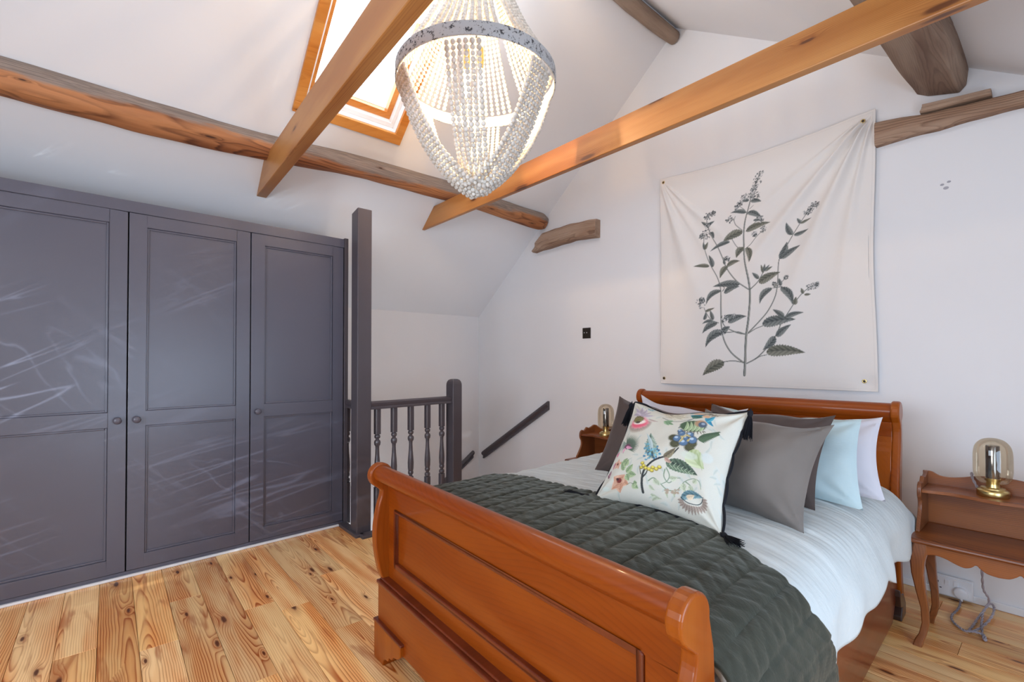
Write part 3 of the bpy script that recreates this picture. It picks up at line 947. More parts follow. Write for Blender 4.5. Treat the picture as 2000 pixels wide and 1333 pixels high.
NB, NS = 330, 190
grid = []
for i in range(NB + 1):
    b = .10 + (1.80 - .10) * i / NB
    S = resample(section(b), NS)
    row = []
    endr = max(0, (b - 1.70) / .1)
    for j in range(NS):
        a, z = S[j]
        wv = mnoise.noise(Vector((a * 2.0, b * 4.0, 9.0)))
        n1 = mnoise.noise(Vector((a * 3.2, b * 13, 1.0))) * .0075 + mnoise.noise(Vector((a * 9, b * 34, 4.0))) * .0034 + .0007 * math.sin((b + wv * .05) * 210 + 2 * mnoise.noise(Vector((a * 5, b * 3, 2)))) * (1 + mnoise.noise(Vector((a * 6, b * 20, 5))))
        n2 = mnoise.noise(Vector((a * 4, b * 5, z * 4))) * .010
        side = max(0, min(1, (.58 - z) / .15))
        fold = .006 * math.sin(b * 26 + 3 * mnoise.noise(Vector((b * 3, z * 3, 0)))) * side
        sg = 1 if a > .6 else -1
        row.append((a + sg * fold + sg * n2 * side, skew(a, b), z + (n1 + n2 * .6) * (1 - side) - .05 * endr * (1 - side)))
    grid.append(row)
o = obj('duvet', MB().grid(grid), DUVET)
md = o.modifiers.new('thick', 'SOLIDIFY'); md.thickness = .016; md.offset = -1
child_frame(o); tag(o, 'pale blue crinkled cotton duvet spread over the bed', 'duvet')

# quilt: follows the duvet with padding between stitched lines
QA, QB = 340, 120
grid = []
for i in range(QB + 1):
    row = []
    for j in range(QA):
        u = j / (QA - 1)
        # far edge of the quilt in b as it runs from left to right and down the side
        eb = np.interp(u, [0, .15, .3, .5, .68, .76, .82, .9, 1.0], [.60, .585, .575, .555, .52, .455, .445, .53, .66])
        b = .085 + (eb - .085) * i / QB
        S = section(b, .010, .16, .20)
        row.append((u, b, S))
    grid.append(row)
G = []
for row in grid:
    out = []
    cache = {}
    for (u, b, S) in row:
        key = round(b, 3)
        if key not in cache: cache[key] = resample(S, 260)
        P = cache[key]
        x = u * 259; i0 = min(int(x), 258); f = x - i0
        a, z = P[i0] * (1 - f) + P[i0 + 1] * f
        nx, nz = P[i0 + 1] - P[i0]; l = math.hypot(nx, nz) + 1e-9; nx, nz = -nz / l, nx / l
        su = u * 2.30   # arc length across
        col = su / .073 + .10 * math.sin(b * 5); cf = col - math.floor(col); ci = int(math.floor(col))
        d1 = min(cf, 1 - cf) * .073
        zz = (b + (cf - .5) * (.060 if ci % 2 else -.060)) / .047; zf = zz - math.floor(zz)
        d2 = min(zf, 1 - zf) * .047
        pad = min(1, (d1 / .012)) ** .5 * (.55 + .45 * min(1, d2 / .010) ** .5)
        wr = mnoise.noise(Vector((su * 16, b * 34, 2))) * .0032 + mnoise.noise(Vector((su * 5, b * 9, 7))) * .004
        h = .0068 * pad + wr
        out.append((a + nx * h, skew(a, b), z + nz * h))
    G.append(out)
o = obj('quilt', MB().grid(G), QUILT)
md = o.modifiers.new('thick', 'SOLIDIFY'); md.thickness = .009; md.offset = -1
child_frame(o); tag(o, 'dark olive green velvet quilt stitched in chevrons over the foot of the bed', 'quilt')


# ------------------------------------------------------------------ cushions
def bedmat(BL, BRt, TL, flip=False):
    """matrix (world) of a cushion from three corner points in bed coordinates."""
    M = Matrix.Translation(BO) @ Matrix.Rotation(BR, 4, 'Z')
    a, b, c = (M @ Vector(p) for p in (BL, BRt, TL))
    X = (b - a).normalized(); Yv = (c - a); Yv = (Yv - X * Yv.dot(X)).normalized(); Z = X.cross(Yv)
    m = Matrix((X, Yv, Z)).transposed().to_4x4()
    m.translation = (a + b) / 2
    return m, (b - a).length, ((c - a) - X * (c - a).dot(X)).length


def cushion_pt(u, v, w_, h_, t, pinch, side, seed, lump=.005, sag=0.0, shear=0.0):
    x = w_ / 2 * u * (1 - pinch * (1 - v * v) * u * u)
    y = h_ / 2 * (1 + v * (1 - pinch * (1 - u * u) * v * v))
    x += shear * y / h_
    y -= .022 * (1 - u * u) * max(v, 0) ** 3 * (1 + .5 * math.sin(u * 5 + seed))
    th = max(0.0, (1 - u ** 2) * (1 - v ** 2)) ** .55
    bel = 1 + sag * (-v)
    q = Vector((x * 7, y * 7, seed))
    wr = mnoise.noise(q) * lump + mnoise.noise(q * 2.6) * lump * .4
    # creases that run out of the corners
    for cu in (-1, 1):
        for cv in (-1, 1):
            du, dv = u - cu, v - cv
            r = math.hypot(du, dv); ang = math.atan2(dv, du)
            wr += .014 * math.sin(ang * 9 + seed + cu + 2 * cv) * math.exp(-(r / .45) ** 2) * min(1, r * 5)
    z = side * (t / 2 * th * bel) + wr * min(1, th * 1.6)
    return (x, y, z)


def cushion(name, mat, label, BL, BRt, TL, t, seed, pinch=.09, n=48, size=None, lump=.005, sag=.12, cat='cushion', shear=0.0):
    M, w_, h_ = bedmat(BL, BRt, TL)
    if size: w_, h_ = size
    m = MB()
    for side in (1, -1):
        m.grid([[cushion_pt(-1 + 2 * j / n, -1 + 2 * i / n, w_, h_, t, pinch, side, seed, lump, sag, shear) for j in range(n + 1)] for i in range(n + 1)])
    o = obj(name, m, mat)
    o.matrix_world = M
    tag(o, label, cat)
    return o, w_, h_


# white and blue bed pillows against the headboard
cushion('pillow', WHITEP, 'white cotton pillow standing at the right end of the headboard', (.80, 1.42, .585), (1.372, 1.36, .625), (.80, 1.60, .885), .17, 1.3, shear=-.035, pinch=.09, cat='pillow', lump=.014)
cushion('pillow', WHITEP, 'white pillow peeking up behind the flowered cushion', (.20, 1.36, .62), (.78, 1.42, .575), (.215, 1.56, .955), .15, 5.3, pinch=.20, cat='pillow', lump=.014)
cushion('pillow', BLUEP, 'duck egg blue cotton pillow between brown cushion and white pillow', (.74, 1.22, .635), (1.340, 1.17, .625), (.690, 1.43, .935), .13, 2.2, shear=-.065, pinch=.06, cat='pillow', lump=.012)
# velvet cushions
cushion('cushion', VELD, 'dark brown velvet cushion just behind the taupe one', (.74, 1.06, .632), (1.225, 1.05, .62), (.765, 1.28, .955), .15, 3.7, lump=.012)
cushion('cushion', VELG, 'large taupe velvet cushion leaning at the front right of the flowered one', (.80, .82, .632), (1.262, .795, .612), (.80, 1.06, .955), .20, 4.4, pinch=.13, sag=.25, lump=.013)
cushion('cushion', VELD, 'taupe brown velvet cushion at the left, behind the flowered cushion', (.345, .93, .625), (.78, 1.01, .575), (.34, 1.14, .975), .15, 6.1, pinch=.08, lump=.011)

# ------------------------------------------------------------------ painting on canvases (flat print)
CW = None


class Canvas:
    def __init__(s, h, w, base):
        s.a = np.ones((h, w, 3)) * np.array(base); s.h = h; s.w = w

    def reg(s, x0, x1, y0, y1):
        x0 = int(max(0, math.floor(x0))); x1 = int(min(s.w, math.ceil(x1) + 1)); y0 = int(max(0, math.floor(y0))); y1 = int(min(s.h, math.ceil(y1) + 1))
        if x1 <= x0 or y1 <= y0: return None
        Y, X = np.mgrid[y0:y1, x0:x1]
        return X + .5, Y + .5, (slice(y0, y1), slice(x0, x1))

    def blend(s, sl, al, col):
        al = al[..., None]
        s.a[sl] = s.a[sl] * (1 - al) + np.array(col) * al

    def line(s, P, w0, w1, col, al=1.0):
        n = len(P) - 1
        for i in range(n):
            (ax, ay), (bx, by) = P[i], P[i + 1]
            wa = w0 + (w1 - w0) * i / n; wb = w0 + (w1 - w0) * (i + 1) / n; W_ = max(wa, wb) + 1
            r = s.reg(min(ax, bx) - W_, max(ax, bx) + W_, min(ay, by) - W_, max(ay, by) + W_)
            if r is None: continue
            X, Y, sl = r
            dx, dy = bx - ax, by - ay; L2 = dx * dx + dy * dy + 1e-9
            t = np.clip(((X - ax) * dx + (Y - ay) * dy) / L2, 0, 1)
            d = np.hypot(X - ax - t * dx, Y - ay - t * dy)
            wd_ = wa + (wb - wa) * t
            s.blend(sl, np.clip(wd_ / 2 - d + .5, 0, 1) * al, col)

    def blob(s, x, y, rx, ry, col, al=1.0, ang=0, edge=.15, rag=0.0, seed=0):
        R_ = max(rx, ry) * 1.3
        r = s.reg(x - R_, x + R_, y - R_, y + R_)
        if r is None: return
        X, Y, sl = r
        c, s_ = math.cos(ang), math.sin(ang)
        u = ((X - x) * c + (Y - y) * s_) / rx; v = (-(X - x) * s_ + (Y - y) * c) / ry
        d = np.hypot(u, v)
        if rag: d = d + rag * np.sin(np.arctan2(v, u) * 11 + seed) * .5 + rag * .5 * np.sin(np.arctan2(v, u) * 23 + seed * 3)
        s.blend(sl, np.clip((1 - d) / edge, 0, 1) * al, col)

    def leaf(s, p0, p1, w_, dark, light, curve=.12, hatch=.5, serr=.12, rib=(1, 1, 1), out=None, al=1.0):
        ax, ay = p0; bx, by = p1
        dx, dy = bx - ax, by - ay; L = math.hypot(dx, dy) + 1e-6; ux, uy_ = dx / L, dy / L; nx, ny = -uy_, ux
        pad = w_ + abs(curve) * L
        r = s.reg(min(ax, bx) - pad, max(ax, bx) + pad, min(ay, by) - pad, max(ay, by) + pad)
        if r is None: return
        X, Y, sl = r
        t = ((X - ax) * ux + (Y - ay) * uy_) / L
        v = (X - ax) * nx + (Y - ay) * ny - curve * L * 4 * t * (1 - t)
        tc = np.clip(t, 0, 1)
        hw = w_ / 2 * np.clip(np.sin(np.pi * tc ** .62), 0, 1) ** .85
        hw = hw * (1 + serr * (np.abs(((t * L / max(w_ * .22, 2.0)) % 1) - .5) * 2 - .5))
        ins = np.clip(hw - np.abs(v) + .5, 0, 1) * ((t > 0) & (t < 1)) * al
        q = np.clip(np.abs(v) / (hw + .01), 0, 1)
        tone = .5 + .5 * np.sin((t * L * 1.0 + np.abs(v) * 1.3) / max(w_ * .07, .8))
        k = np.clip((v < 0) * .35 + (1 - q) * .35 + tone * hatch * .5, 0, 1)[..., None]
        colr = np.array(light) * (1 - k) + np.array(dark) * k
        a3 = ins[..., None]
        s.a[sl] = s.a[sl] * (1 - a3) + colr * a3
        rb = np.clip(1.0 - np.abs(v) / max(w_ * .03, .6), 0, 1) * ins
        s.blend(sl, rb * .8, out if out else dark)


def hom(src, dst):
    A = []
    for (x, y), (u, v) in zip(src, dst):
        A.append([x, y, 1, 0, 0, 0, -u * x, -u * y]); A.append([0, 0, 0, x, y, 1, -v * x, -v * y])
    h = np.linalg.solve(np.array(A, float), np.array(dst, float).ravel())
    H_ = np.append(h, 1).reshape(3, 3)

    def f(p):
        q = H_ @ np.array([p[0], p[1], 1.0]); return (q[0] / q[2], q[1] / q[2])
    return f


def lin(r, g, b): return srgb(r, g, b)[:3]


def paint_material(name, rough=0.95, weave=700, bump=.15, sheen=0):
    s = NT(name)
    at = s.n.new('ShaderNodeVertexColor'); at.layer_name = 'print'
    o = s.obj(); f = s.noise(o, weave, 2)
    s.bump(f, bump, .003)
    c = s.mix(s.math('MULTIPLY', f, .10), at.outputs[0], (0.55, 0.53, 0.5, 1))
    return s.out(c, rough, 0, 0, sheen, spec=.15)


def colour_mesh(me, cols):
    ca = me.color_attributes.new('print', 'FLOAT_COLOR', 'POINT')
    arr = np.ones((len(me.vertices), 4), np.float32); arr[:len(cols), :3] = cols
    ca.data.foreach_set('color', arr.ravel())


def sample(cv, U, V):
    """bilinear, U right 0..1, V down 0..1"""
    x = np.clip(U * cv.w - .5, 0, cv.w - 1.001); y = np.clip(V * cv.h - .5, 0, cv.h - 1.001)
    i = x.astype(int); j = y.astype(int); fx = (x - i)[..., None]; fy = (y - j)[..., None]
    a = cv.a
    return (a[j, i] * (1 - fx) + a[j, i + 1] * fx) * (1 - fy) + (a[j + 1, i] * (1 - fx) + a[j + 1, i + 1] * fx) * fy


# ---- wall hanging
TX0, TX1, TZ0, TZ1 = -1.947, -.643, .985, 2.512
CVW, CVH = 1000, 1170
cv = Canvas(CVH, CVW, lin(233, 227, 222))
q4 = lambda x, y: ((x - 1300) * 2.777, (y - 280) * 2.777)
hf = hom([q4(1280, 345), q4(1702, 211), q4(1711, 770), q4(1284, 745)], [(0, 0), (CVW, 0), (CVW, CVH), (0, CVH)])
T_ = lambda p: hf(p)


def sc_at(p):
    a = hf(p); b = hf((p[0] + 4, p[1])); return math.hypot(b[0] - a[0], b[1] - a[1]) / 4


DK, LT = lin(62, 70, 72), lin(146, 150, 146)
stems = [([(412, 1255), (415, 1180), (418, 1050), (430, 950), (437, 860), (437, 780), (425, 680), (410, 600), (402, 500), (405, 440), (420, 360), (438, 280), (455, 215), (475, 165), (490, 120)], 13, 4),
         ([(405, 1185), (340, 1130), (300, 1060), (285, 980), (283, 880), (280, 790), (262, 720), (225, 650), (205, 600), (188, 540), (185, 490)], 9, 3),
         ([(430, 780), (370, 735), (315, 670), (285, 600), (260, 540), (225, 480), (208, 420), (205, 380), (235, 352)], 7, 3),
         ([(415, 1028), (370, 1020), (310, 990), (290, 960)], 7, 5), ([(310, 1018), (370, 1015), (410, 1028)], 5, 5), ([(270, 965), (235, 950), (210, 920), (190, 880)], 5, 3),
         ([(405, 1185), (350, 1175), (300, 1180)], 6, 5), ([(432, 1020), (490, 960), (540, 900), (580, 820), (592, 740), (597, 620), (640, 540), (680, 470), (730, 390), (760, 350)], 7, 3),
         ([(425, 1190), (480, 1160), (540, 1100), (590, 1030), (620, 960), (650, 920), (690, 860), (730, 810), (770, 775)], 7, 3), ([(470, 1168), (500, 1152), (535, 1145)], 5, 4),
         ([(430, 1025), (470, 1000), (510, 985)], 5, 4), ([(440, 780), (480, 740), (510, 690), (520, 670)], 6, 3), ([(412, 555), (440, 530), (470, 490), (510, 450)], 4, 3), ([(470, 488), (455, 475)], 3, 2),
         ([(405, 555), (370, 545), (340, 500)], 4, 3), ([(395, 450), (360, 420), (345, 390), (330, 390)], 4, 3), ([(348, 395), (355, 370)], 3, 2), ([(415, 455), (440, 430), (470, 400)], 4, 3), ([(425, 360), (400, 330), (370, 310)], 4, 2), ([(435, 330), (455, 310)], 3, 2),
         ([(555, 778), (590, 772), (620, 770)], 5, 4), ([(592, 765), (615, 745), (635, 725)], 4, 3), ([(275, 745), (300, 770), (290, 790)], 5, 4)]
for P, w0, w1 in stems:
    Q = [T_(p) for p in P]; k = sc_at(P[0])
    Q = [(p.x, p.y) for p in catmull([(a, b, 0) for a, b in Q], 6)]
    cv.line(Q, w0 * k, w1 * k, DK, .95)
    cv.line([(a + 1.2, b) for a, b in Q], max(w0 * .45, 1.5) * k, max(w1 * .4, .8) * k, lin(170, 170, 160), .8)
leaves = [(415, 455, 550, 408, 34, -.08), (395, 455, 290, 525, 44, .1), (330, 515, 222, 570, 22, .1), (400, 545, 362, 605, 36, .12), (420, 548, 440, 632, 34, -.12), (415, 350, 330, 352, 24, .1), (425, 350, 500, 385, 30, -.1),
          (440, 285, 500, 290, 24, -.08), (430, 280, 385, 290, 20, .1), (215, 650, 132, 655, 20, .05), (235, 655, 215, 590, 24, .05), (193, 560, 182, 520, 16, 0), (193, 560, 207, 515, 16, 0), (312, 648, 274, 718, 30, .1), (310, 650, 384, 622, 26, -.12),
          (300, 640, 290, 612, 14, 0), (385, 752, 235, 764, 38, .06), (300, 800, 385, 765, 30, -.1), (280, 785, 202, 865, 30, .22), (488, 745, 605, 688, 46, -.06), (487, 722, 452, 688, 22, 0), (605, 615, 640, 520, 42, .05), (610, 612, 718, 543, 34, -.05),
          (668, 482, 640, 415, 32, -.08), (678, 484, 762, 455, 24, .04), (713, 420, 775, 392, 16, 0), (715, 418, 694, 390, 18, 0), (557, 775, 492, 862, 36, .18), (612, 775, 678, 872, 42, -.15), (690, 872, 697, 828, 24, 0), (612, 765, 598, 722, 22, 0),
          (582, 768, 562, 745, 20, 0), (508, 975, 692, 952, 58, -.05), (640, 942, 737, 915, 28, -.08), (632, 940, 565, 895, 30, .05), (588, 1045, 668, 980, 36, -.05), (580, 1045, 512, 1118, 44, -.06), (532, 1130, 744, 1137, 62, -.06),
          (300, 1180, 188, 1252, 56, .08), (300, 1010, 200, 1100, 44, .18), (262, 962, 183, 1022, 34, .12), (320, 962, 421, 930, 36, -.1), (300, 942, 352, 918, 26, 0), (242, 948, 225, 895, 20, 0), (198, 902, 248, 882, 14, 0), (192, 948, 200, 905, 18, .1),
          (236, 952, 182, 970, 16, .1), (740, 818, 775, 815, 16, 0), (735, 812, 725, 780, 18, 0), (205, 425, 172, 405, 16, 0), (210, 425, 242, 398, 16, 0), (225, 460, 240, 495, 22, 0), (190, 487, 162, 490, 12, 0), (455, 395, 512, 390, 14, 0), (290, 1010, 330, 985, 30, 0),
          (512, 690, 500, 645, 16, 0), (516, 680, 520, 640, 14, 0), (518, 680, 562, 655, 16, 0), (518, 680, 545, 645, 14, 0), (635, 722, 658, 715, 10, 0), (635, 722, 630, 708, 9, 0), (305, 620, 330, 600, 10, 0), (305, 620, 290, 600, 10, 0), (305, 618, 315, 598, 9, 0)]
rr_ = random.Random(4)
for (x0, y0, x1, y1, w_, cu) in leaves:
    k = sc_at((x0, y0))
    brown = rr_.random() < .25 or y0 > 1100
    cv.leaf(T_((x0, y0)), T_((x1, y1)), w_ * k * 1.05, lin(78, 80, 70) if brown else DK, lin(150, 148, 134) if brown else LT, cu, .8, .22, out=lin(45, 50, 52))
fl_ = [(487, 135, 20), (470, 178, 22), (457, 215, 18), (440, 250, 18), (468, 255, 22), (405, 262, 16), (380, 300, 16), (362, 320, 12), (322, 390, 18), (492, 388, 18), (510, 448, 18), (460, 470, 14), (210, 370, 20), (232, 355, 14), (205, 425, 16),
       (200, 470, 24), (175, 485, 12), (310, 610, 14), (640, 720, 12), (572, 752, 12), (745, 362, 18), (768, 345, 20), (790, 325, 22), (805, 320, 14), (172, 858, 24), (180, 840, 14), (770, 778, 18), (795, 768, 20), (812, 758, 12), (300, 940, 18), (290, 1020, 16), (350, 925, 10)]
for (x, y, r) in fl_:
    k = sc_at((x, y)); cx_, cy_ = T_((x, y))
    for _ in range(40):
        a = rr_.uniform(0, 6.28); d = r * k * 1.25 * rr_.uniform(0, .9) ** .8
        c = DK if rr_.random() < .6 else lin(190, 188, 186)
        cv.blob(cx_ + math.cos(a) * d, cy_ + math.sin(a) * d, rr_.uniform(3, 7) * k, rr_.uniform(2, 4.5) * k, c, .85, rr_.uniform(0, 3), .3)

NUx, NVx = 400, 470
U, V = np.meshgrid(np.linspace(0, 1, NUx), np.linspace(0, 1, NVx))   # V down
SW, SH = TX1 - TX0, TZ1 - TZ0
cols = sample(cv, U.ravel(), V.ravel())
dE = np.minimum.reduce([U * SW, (1 - U) * SW, V * SH, (1 - V) * SH])
hem = ((dE > .010) & (dE < .0135)).ravel()
cols[hem] *= .93
X = TX0 + U * SW; Z = TZ1 - V * SH
sagt = .040 * 4 * U * (1 - U) * (1 - V) ** 1.5
sagl = .012 * np.sin(np.pi * V) * (1 - U) - .010 * np.sin(np.pi * V) * U * 0
Z = Z - sagt + (.014 * np.sin(np.pi * U * .9)) * V ** 3 * 0
X = X + sagl
X = X + .004 * np.sin(V * 9) * (U > .98) - .010 * np.sin(np.pi * V) * (U ** 6)


def folds(cu, cvv, n, ph, amp, rad, sharp=2.0):
    du = (U - cu) * SW; dv = (V - cvv) * SH
    r = np.hypot(du, dv); ang = np.arctan2(dv, np.abs(du) + 1e-6)
    return r, ang


r1, a1 = folds(1, 0, 0, 0, 0, 0)
r2, a2 = folds(0, 0, 0, 0, 0, 0)
D = .016 + .010 * np.sin(np.pi * U) * np.sin(np.pi * V)
env1 = np.clip(r1 / .12, 0, 1) * np.exp(-(r1 / 1.15) ** 3)
for c, w_, h_ in ((.76, .060, .036), (1.08, .075, .040), (1.33, .05, .018), (.50, .05, .012)):
    D = D + h_ * env1 * np.exp(-((a1 - c - .08 * r1) / w_) ** 2)
env2 = np.clip(r2 / .12, 0, 1) * np.exp(-(r2 / 1.0) ** 3)
for c, w_, h_ in ((.82, .05, .014), (1.25, .08, .026), (1.02, .05, .009)):
    D = D + h_ * env2 * np.exp(-((a2 - c) / w_) ** 2)
D = D + .010 * np.sin(U * 9 + 1) * V ** 2 * (1 - V) * 2 + .008 * V ** 4 * np.sin(U * 7)
for cu, cvv in ((0.015, .015), (.985, .015), (0.02, .985), (.97, .975)):
    rr0 = np.hypot((U - cu) * SW, (V - cvv) * SH); k = np.exp(-(rr0 / .05) ** 2); D = D * (1 - k) + .006 * k
Yv = GY - .004 - np.clip(D, .003, 1)
wh = thing('wall_hanging', 'cream cloth wall hanging printed with a grey botanical plant', 'wall hanging', ((TX0 + TX1) / 2, GY - .004, TZ0))
ox, oy, oz = (TX0 + TX1) / 2, GY - .004, TZ0
verts = np.stack([X - ox, Yv - oy, Z - oz], -1).reshape(-1, 3)
me = bpy.data.meshes.new('printed_cloth')
idx = np.arange(NUx * NVx).reshape(NVx, NUx)
faces = np.stack([idx[1:, :-1], idx[1:, 1:], idx[:-1, 1:], idx[:-1, :-1]], -1).reshape(-1, 4)
me.from_pydata(verts.tolist(), [], faces.tolist()); me.polygons.foreach_set('use_smooth', [True] * len(me.polygons))
colour_mesh(me, cols); me.materials.append(paint_material('printed_cotton', weave=500, bump=.12))
o = obj('printed_cloth', me, None, wh)
md = o.modifiers.new('thick', 'SOLIDIFY'); md.thickness = .0012; md.offset = 0
for (u, v) in ((.022, .02), (.962, .032), (.022, .975), (.955, .965)):
    j = int(v * (NVx - 1)); i = int(u * (NUx - 1)); p = verts[j * NUx + i]
    rings = []
    for k in range(25):
        a = 2 * math.pi * k / 24
        rings.append([(p[0] + (.008 + .0035 * math.cos(t)) * math.cos(a), p[1] - .002 - .0022 * math.sin(t), p[2] + (.008 + .0035 * math.cos(t)) * math.sin(a)) for t in [2 * math.pi * q / 8 for q in range(8)]])
    g = obj('grommet', MB().loft(rings, cap=False), BRASS, wh)
    m = MB(); m.lathe([(.0065, 0), (.0065, .003), (.001, .004)], n=12); pin = obj('nail', m, BRONZE, wh); pin.rotation_euler = (R(90), 0, 0); pin.location = (p[0], p[1] - .002, p[2])

# ---- flowered cushion
CN = 760
cv = Canvas(CN, CN, lin(208, 206, 194))
hf = hom([(355, 165), (1300, 262), (1062, 1165), (105, 912)], [(0, 0), (CN, 0), (CN, CN), (0, CN)])
k0 = CN / 1000 * 1.2
rr_ = random.Random(8)


def B_(x, y, rx, ry, c, al=1, ang=0, edge=.3, rag=0): px_, py_ = hf((x, y)); cv.blob(px_, py_, rx * k0, ry * k0, lin(*c), al, ang, edge, rag, rr_.uniform(0, 6))
def Lf(x0, y0, x1, y1, w_, d, l, cu=.05, serr=.15, al=1.0): cv.leaf(hf((x0, y0)), hf((x1, y1)), w_ * k0, lin(*d), lin(*l), cu, .7, serr, al=al)
def Ln(P, w0, w1, c, al=1): cv.line([(p.x, p.y) for p in catmull([(*hf(p), 0) for p in P], 6)], w0 * k0, w1 * k0, lin(*c), al)


for _ in range(60):   # faint ghost sprigs
    x, y = rr_.uniform(200, 1150), rr_.uniform(230, 1050)
    B_(x, y, rr_.uniform(14, 40), rr_.uniform(6, 16), (200, 206, 202), .45, rr_.uniform(0, 3))
    a = rr_.uniform(0, 6.28); Lf(x, y, x + 60 * math.cos(a), y + 60 * math.sin(a), 20, (170, 180, 172), (206, 212, 204), .1, .2, .7)
# mauve bloom top-left
for a, b, w_ in ((380, 240, 44), (430, 215, 50), (490, 240, 54), (540, 285, 50), (575, 330, 36), (350, 290, 40)):
    Lf(450, 345, a, b, w_, (150, 140, 160), (214, 206, 216), .06, .1, .9)
Ln([(470, 230), (520, 200), (590, 215)], 4, 2, (120, 150, 156)); Lf(500, 250, 590, 215, 24, (110, 150, 158), (190, 210, 212)); Lf(540, 260, 490, 225, 20, (110, 150, 158), (190, 210, 212)); Lf(545, 265, 560, 210, 18, (120, 150, 160), (190, 210, 212))
# pink flower
for t in np.linspace(.05, math.pi - .05, 30):
    Lf(445 + 70 * math.cos(t), 400 + 45 * math.sin(t), 445 + 118 * math.cos(t), 402 + 92 * math.sin(t), 15, (120, 110, 100), (222, 205, 190), 0, .1)
B_(445, 402, 98, 66, (226, 150, 160), 1, 0, .3, .10); B_(445, 408, 88, 48, (222, 92, 118), .95); B_(445, 396, 70, 30, (240, 226, 216)); B_(435, 372, 60, 38, (92, 84, 58), 1, 0, .3, .12)
for t in np.linspace(0, 6.28, 14): Lf(435, 388, 435 + 58 * math.cos(t), 372 + 34 * math.sin(t), 12, (60, 62, 40), (168, 160, 96), 0)
B_(435, 400, 26, 12, (70, 60, 50)); Lf(530, 380, 610, 400, 26, (150, 130, 120), (226, 214, 206))
# cream flower, top middle
for a, b, w_ in ((640, 270, 56), (660, 330, 54), (700, 260, 60), (770, 250, 62), (830, 290, 60), (850, 350, 44), (740, 385, 40), (800, 380, 46)):
    Lf(745, 345, a, b, w_, (176, 170, 148), (232, 226, 208), .05, .1, .95)
Ln([(640, 350), (720, 400), (800, 400), (880, 370)], 6, 4, (120, 124, 118)); Lf(700, 270, 640, 255, 22, (130, 120, 106), (190, 180, 164)); Lf(715, 310, 690, 268, 18, (110, 104, 92), (180, 172, 156))
Lf(660, 395, 735, 440, 40, (84, 120, 84), (170, 196, 160)); Lf(665, 395, 700, 445, 26, (90, 130, 92), (170, 196, 160)); Lf(730, 400, 650, 400, 26, (90, 130, 92), (170, 196, 160))
# teal bird-like leaves, top right
Ln([(780, 470), (840, 400), (900, 360)], 12, 8, (140, 144, 140))
Lf(860, 330, 985, 305, 50, (14, 96, 120), (60, 160, 178), .18); Lf(870, 335, 960, 360, 46, (24, 84, 84), (84, 130, 110)); Lf(990, 350, 1045, 440, 34, (14, 104, 140), (60, 160, 186), .1); Lf(985, 400, 1055, 340, 34, (14, 104, 140), (90, 180, 196)); Lf(850, 275, 920, 280, 22, (30, 110, 130), (110, 170, 180))
B_(925, 298, 48, 18, (214, 168, 136), .9, .1); B_(985, 345, 32, 22, (220, 178, 140), .95, .4, .3, .1); B_(1000, 300, 44, 26, (150, 140, 120), .7, .2, .4, .2); B_(1045, 320, 30, 24, (140, 130, 110), .7, .1, .4, .25); B_(1010, 285, 16, 10, (60, 52, 44))
for _ in range(22): B_(rr_.uniform(985, 1080), rr_.uniform(275, 345), 5, 4, (96, 88, 76), .8)
# striped melon + blue-brown fruit
B_(885, 450, 88, 58, (70, 92, 66), 1, -.1, .12, .02)
for i in range(5): Lf(820 + 30 * i, 500, 835 + 30 * i, 400, 22, (120, 150, 104), (206, 220, 180), .12, 0)
B_(945, 425, 46, 38, (176, 140, 110)); B_(960, 435, 32, 32, (74, 92, 112)); B_(965, 428, 14, 12, (150, 166, 184))
for t in np.linspace(.2, 3.0, 9): Lf(900 + 70 * math.cos(t), 490 + 8 * math.sin(t), 900 + 95 * math.cos(t), 500 + 30 * math.sin(t), 7, (90, 90, 80), (130, 120, 100), 0)
# dark fringed berries
for cx_, cy_, r_ in ((745, 560, 44), (760, 610, 44), (870, 630, 48), (890, 600, 44)):
    for t in np.linspace(0, 6.28, 22): Lf(cx_, cy_, cx_ + r_ * math.cos(t), cy_ + r_ * .8 * math.sin(t), 11, (34, 40, 34), (110, 110, 70), 0)
for cx_, cy_, r_ in ((775, 565, 27), (822, 592, 30), (890, 570, 30), (870, 530, 24), (805, 520, 24), (792, 500, 16), (840, 560, 16)):
    B_(cx_, cy_, r_ + 5, r_ + 4, (40, 50, 66)); B_(cx_, cy_, r_, r_, (84, 116, 150)); B_(cx_ - 6, cy_ - 8, r_ * .5, r_ * .4, (176, 196, 214))
for a in ((800, 555, 850, 540), (820, 560, 790, 600), (850, 585, 872, 560), (840, 530, 880, 550)): Lf(*a, 14, (150, 130, 70), (220, 206, 150), 0)
# fern, right
Ln([(925, 562), (1110, 490)], 7, 3, (48, 64, 52))
for i in range(13):
    t = i / 13; x, y = 935 + 160 * t, 560 - 62 * t; l = 62 * (1 - t * .6)
    Lf(x, y, x + l * .75, y - l * .75, 15, (40, 58, 48), (98, 128, 92), 0); Lf(x, y, x + l * .9, y + l * .5, 15, (40, 58, 48), (98, 128, 92), 0)
# pale green leaf
Lf(880, 650, 990, 780, 110, (150, 168, 110), (214, 224, 184), .1, .1, .9); B_(870, 690, 60, 30, (206, 214, 200), .7); B_(1010, 700, 46, 40, (206, 216, 214), .6); Ln([(930, 670), (975, 790)], 3, 2, (130, 150, 100))
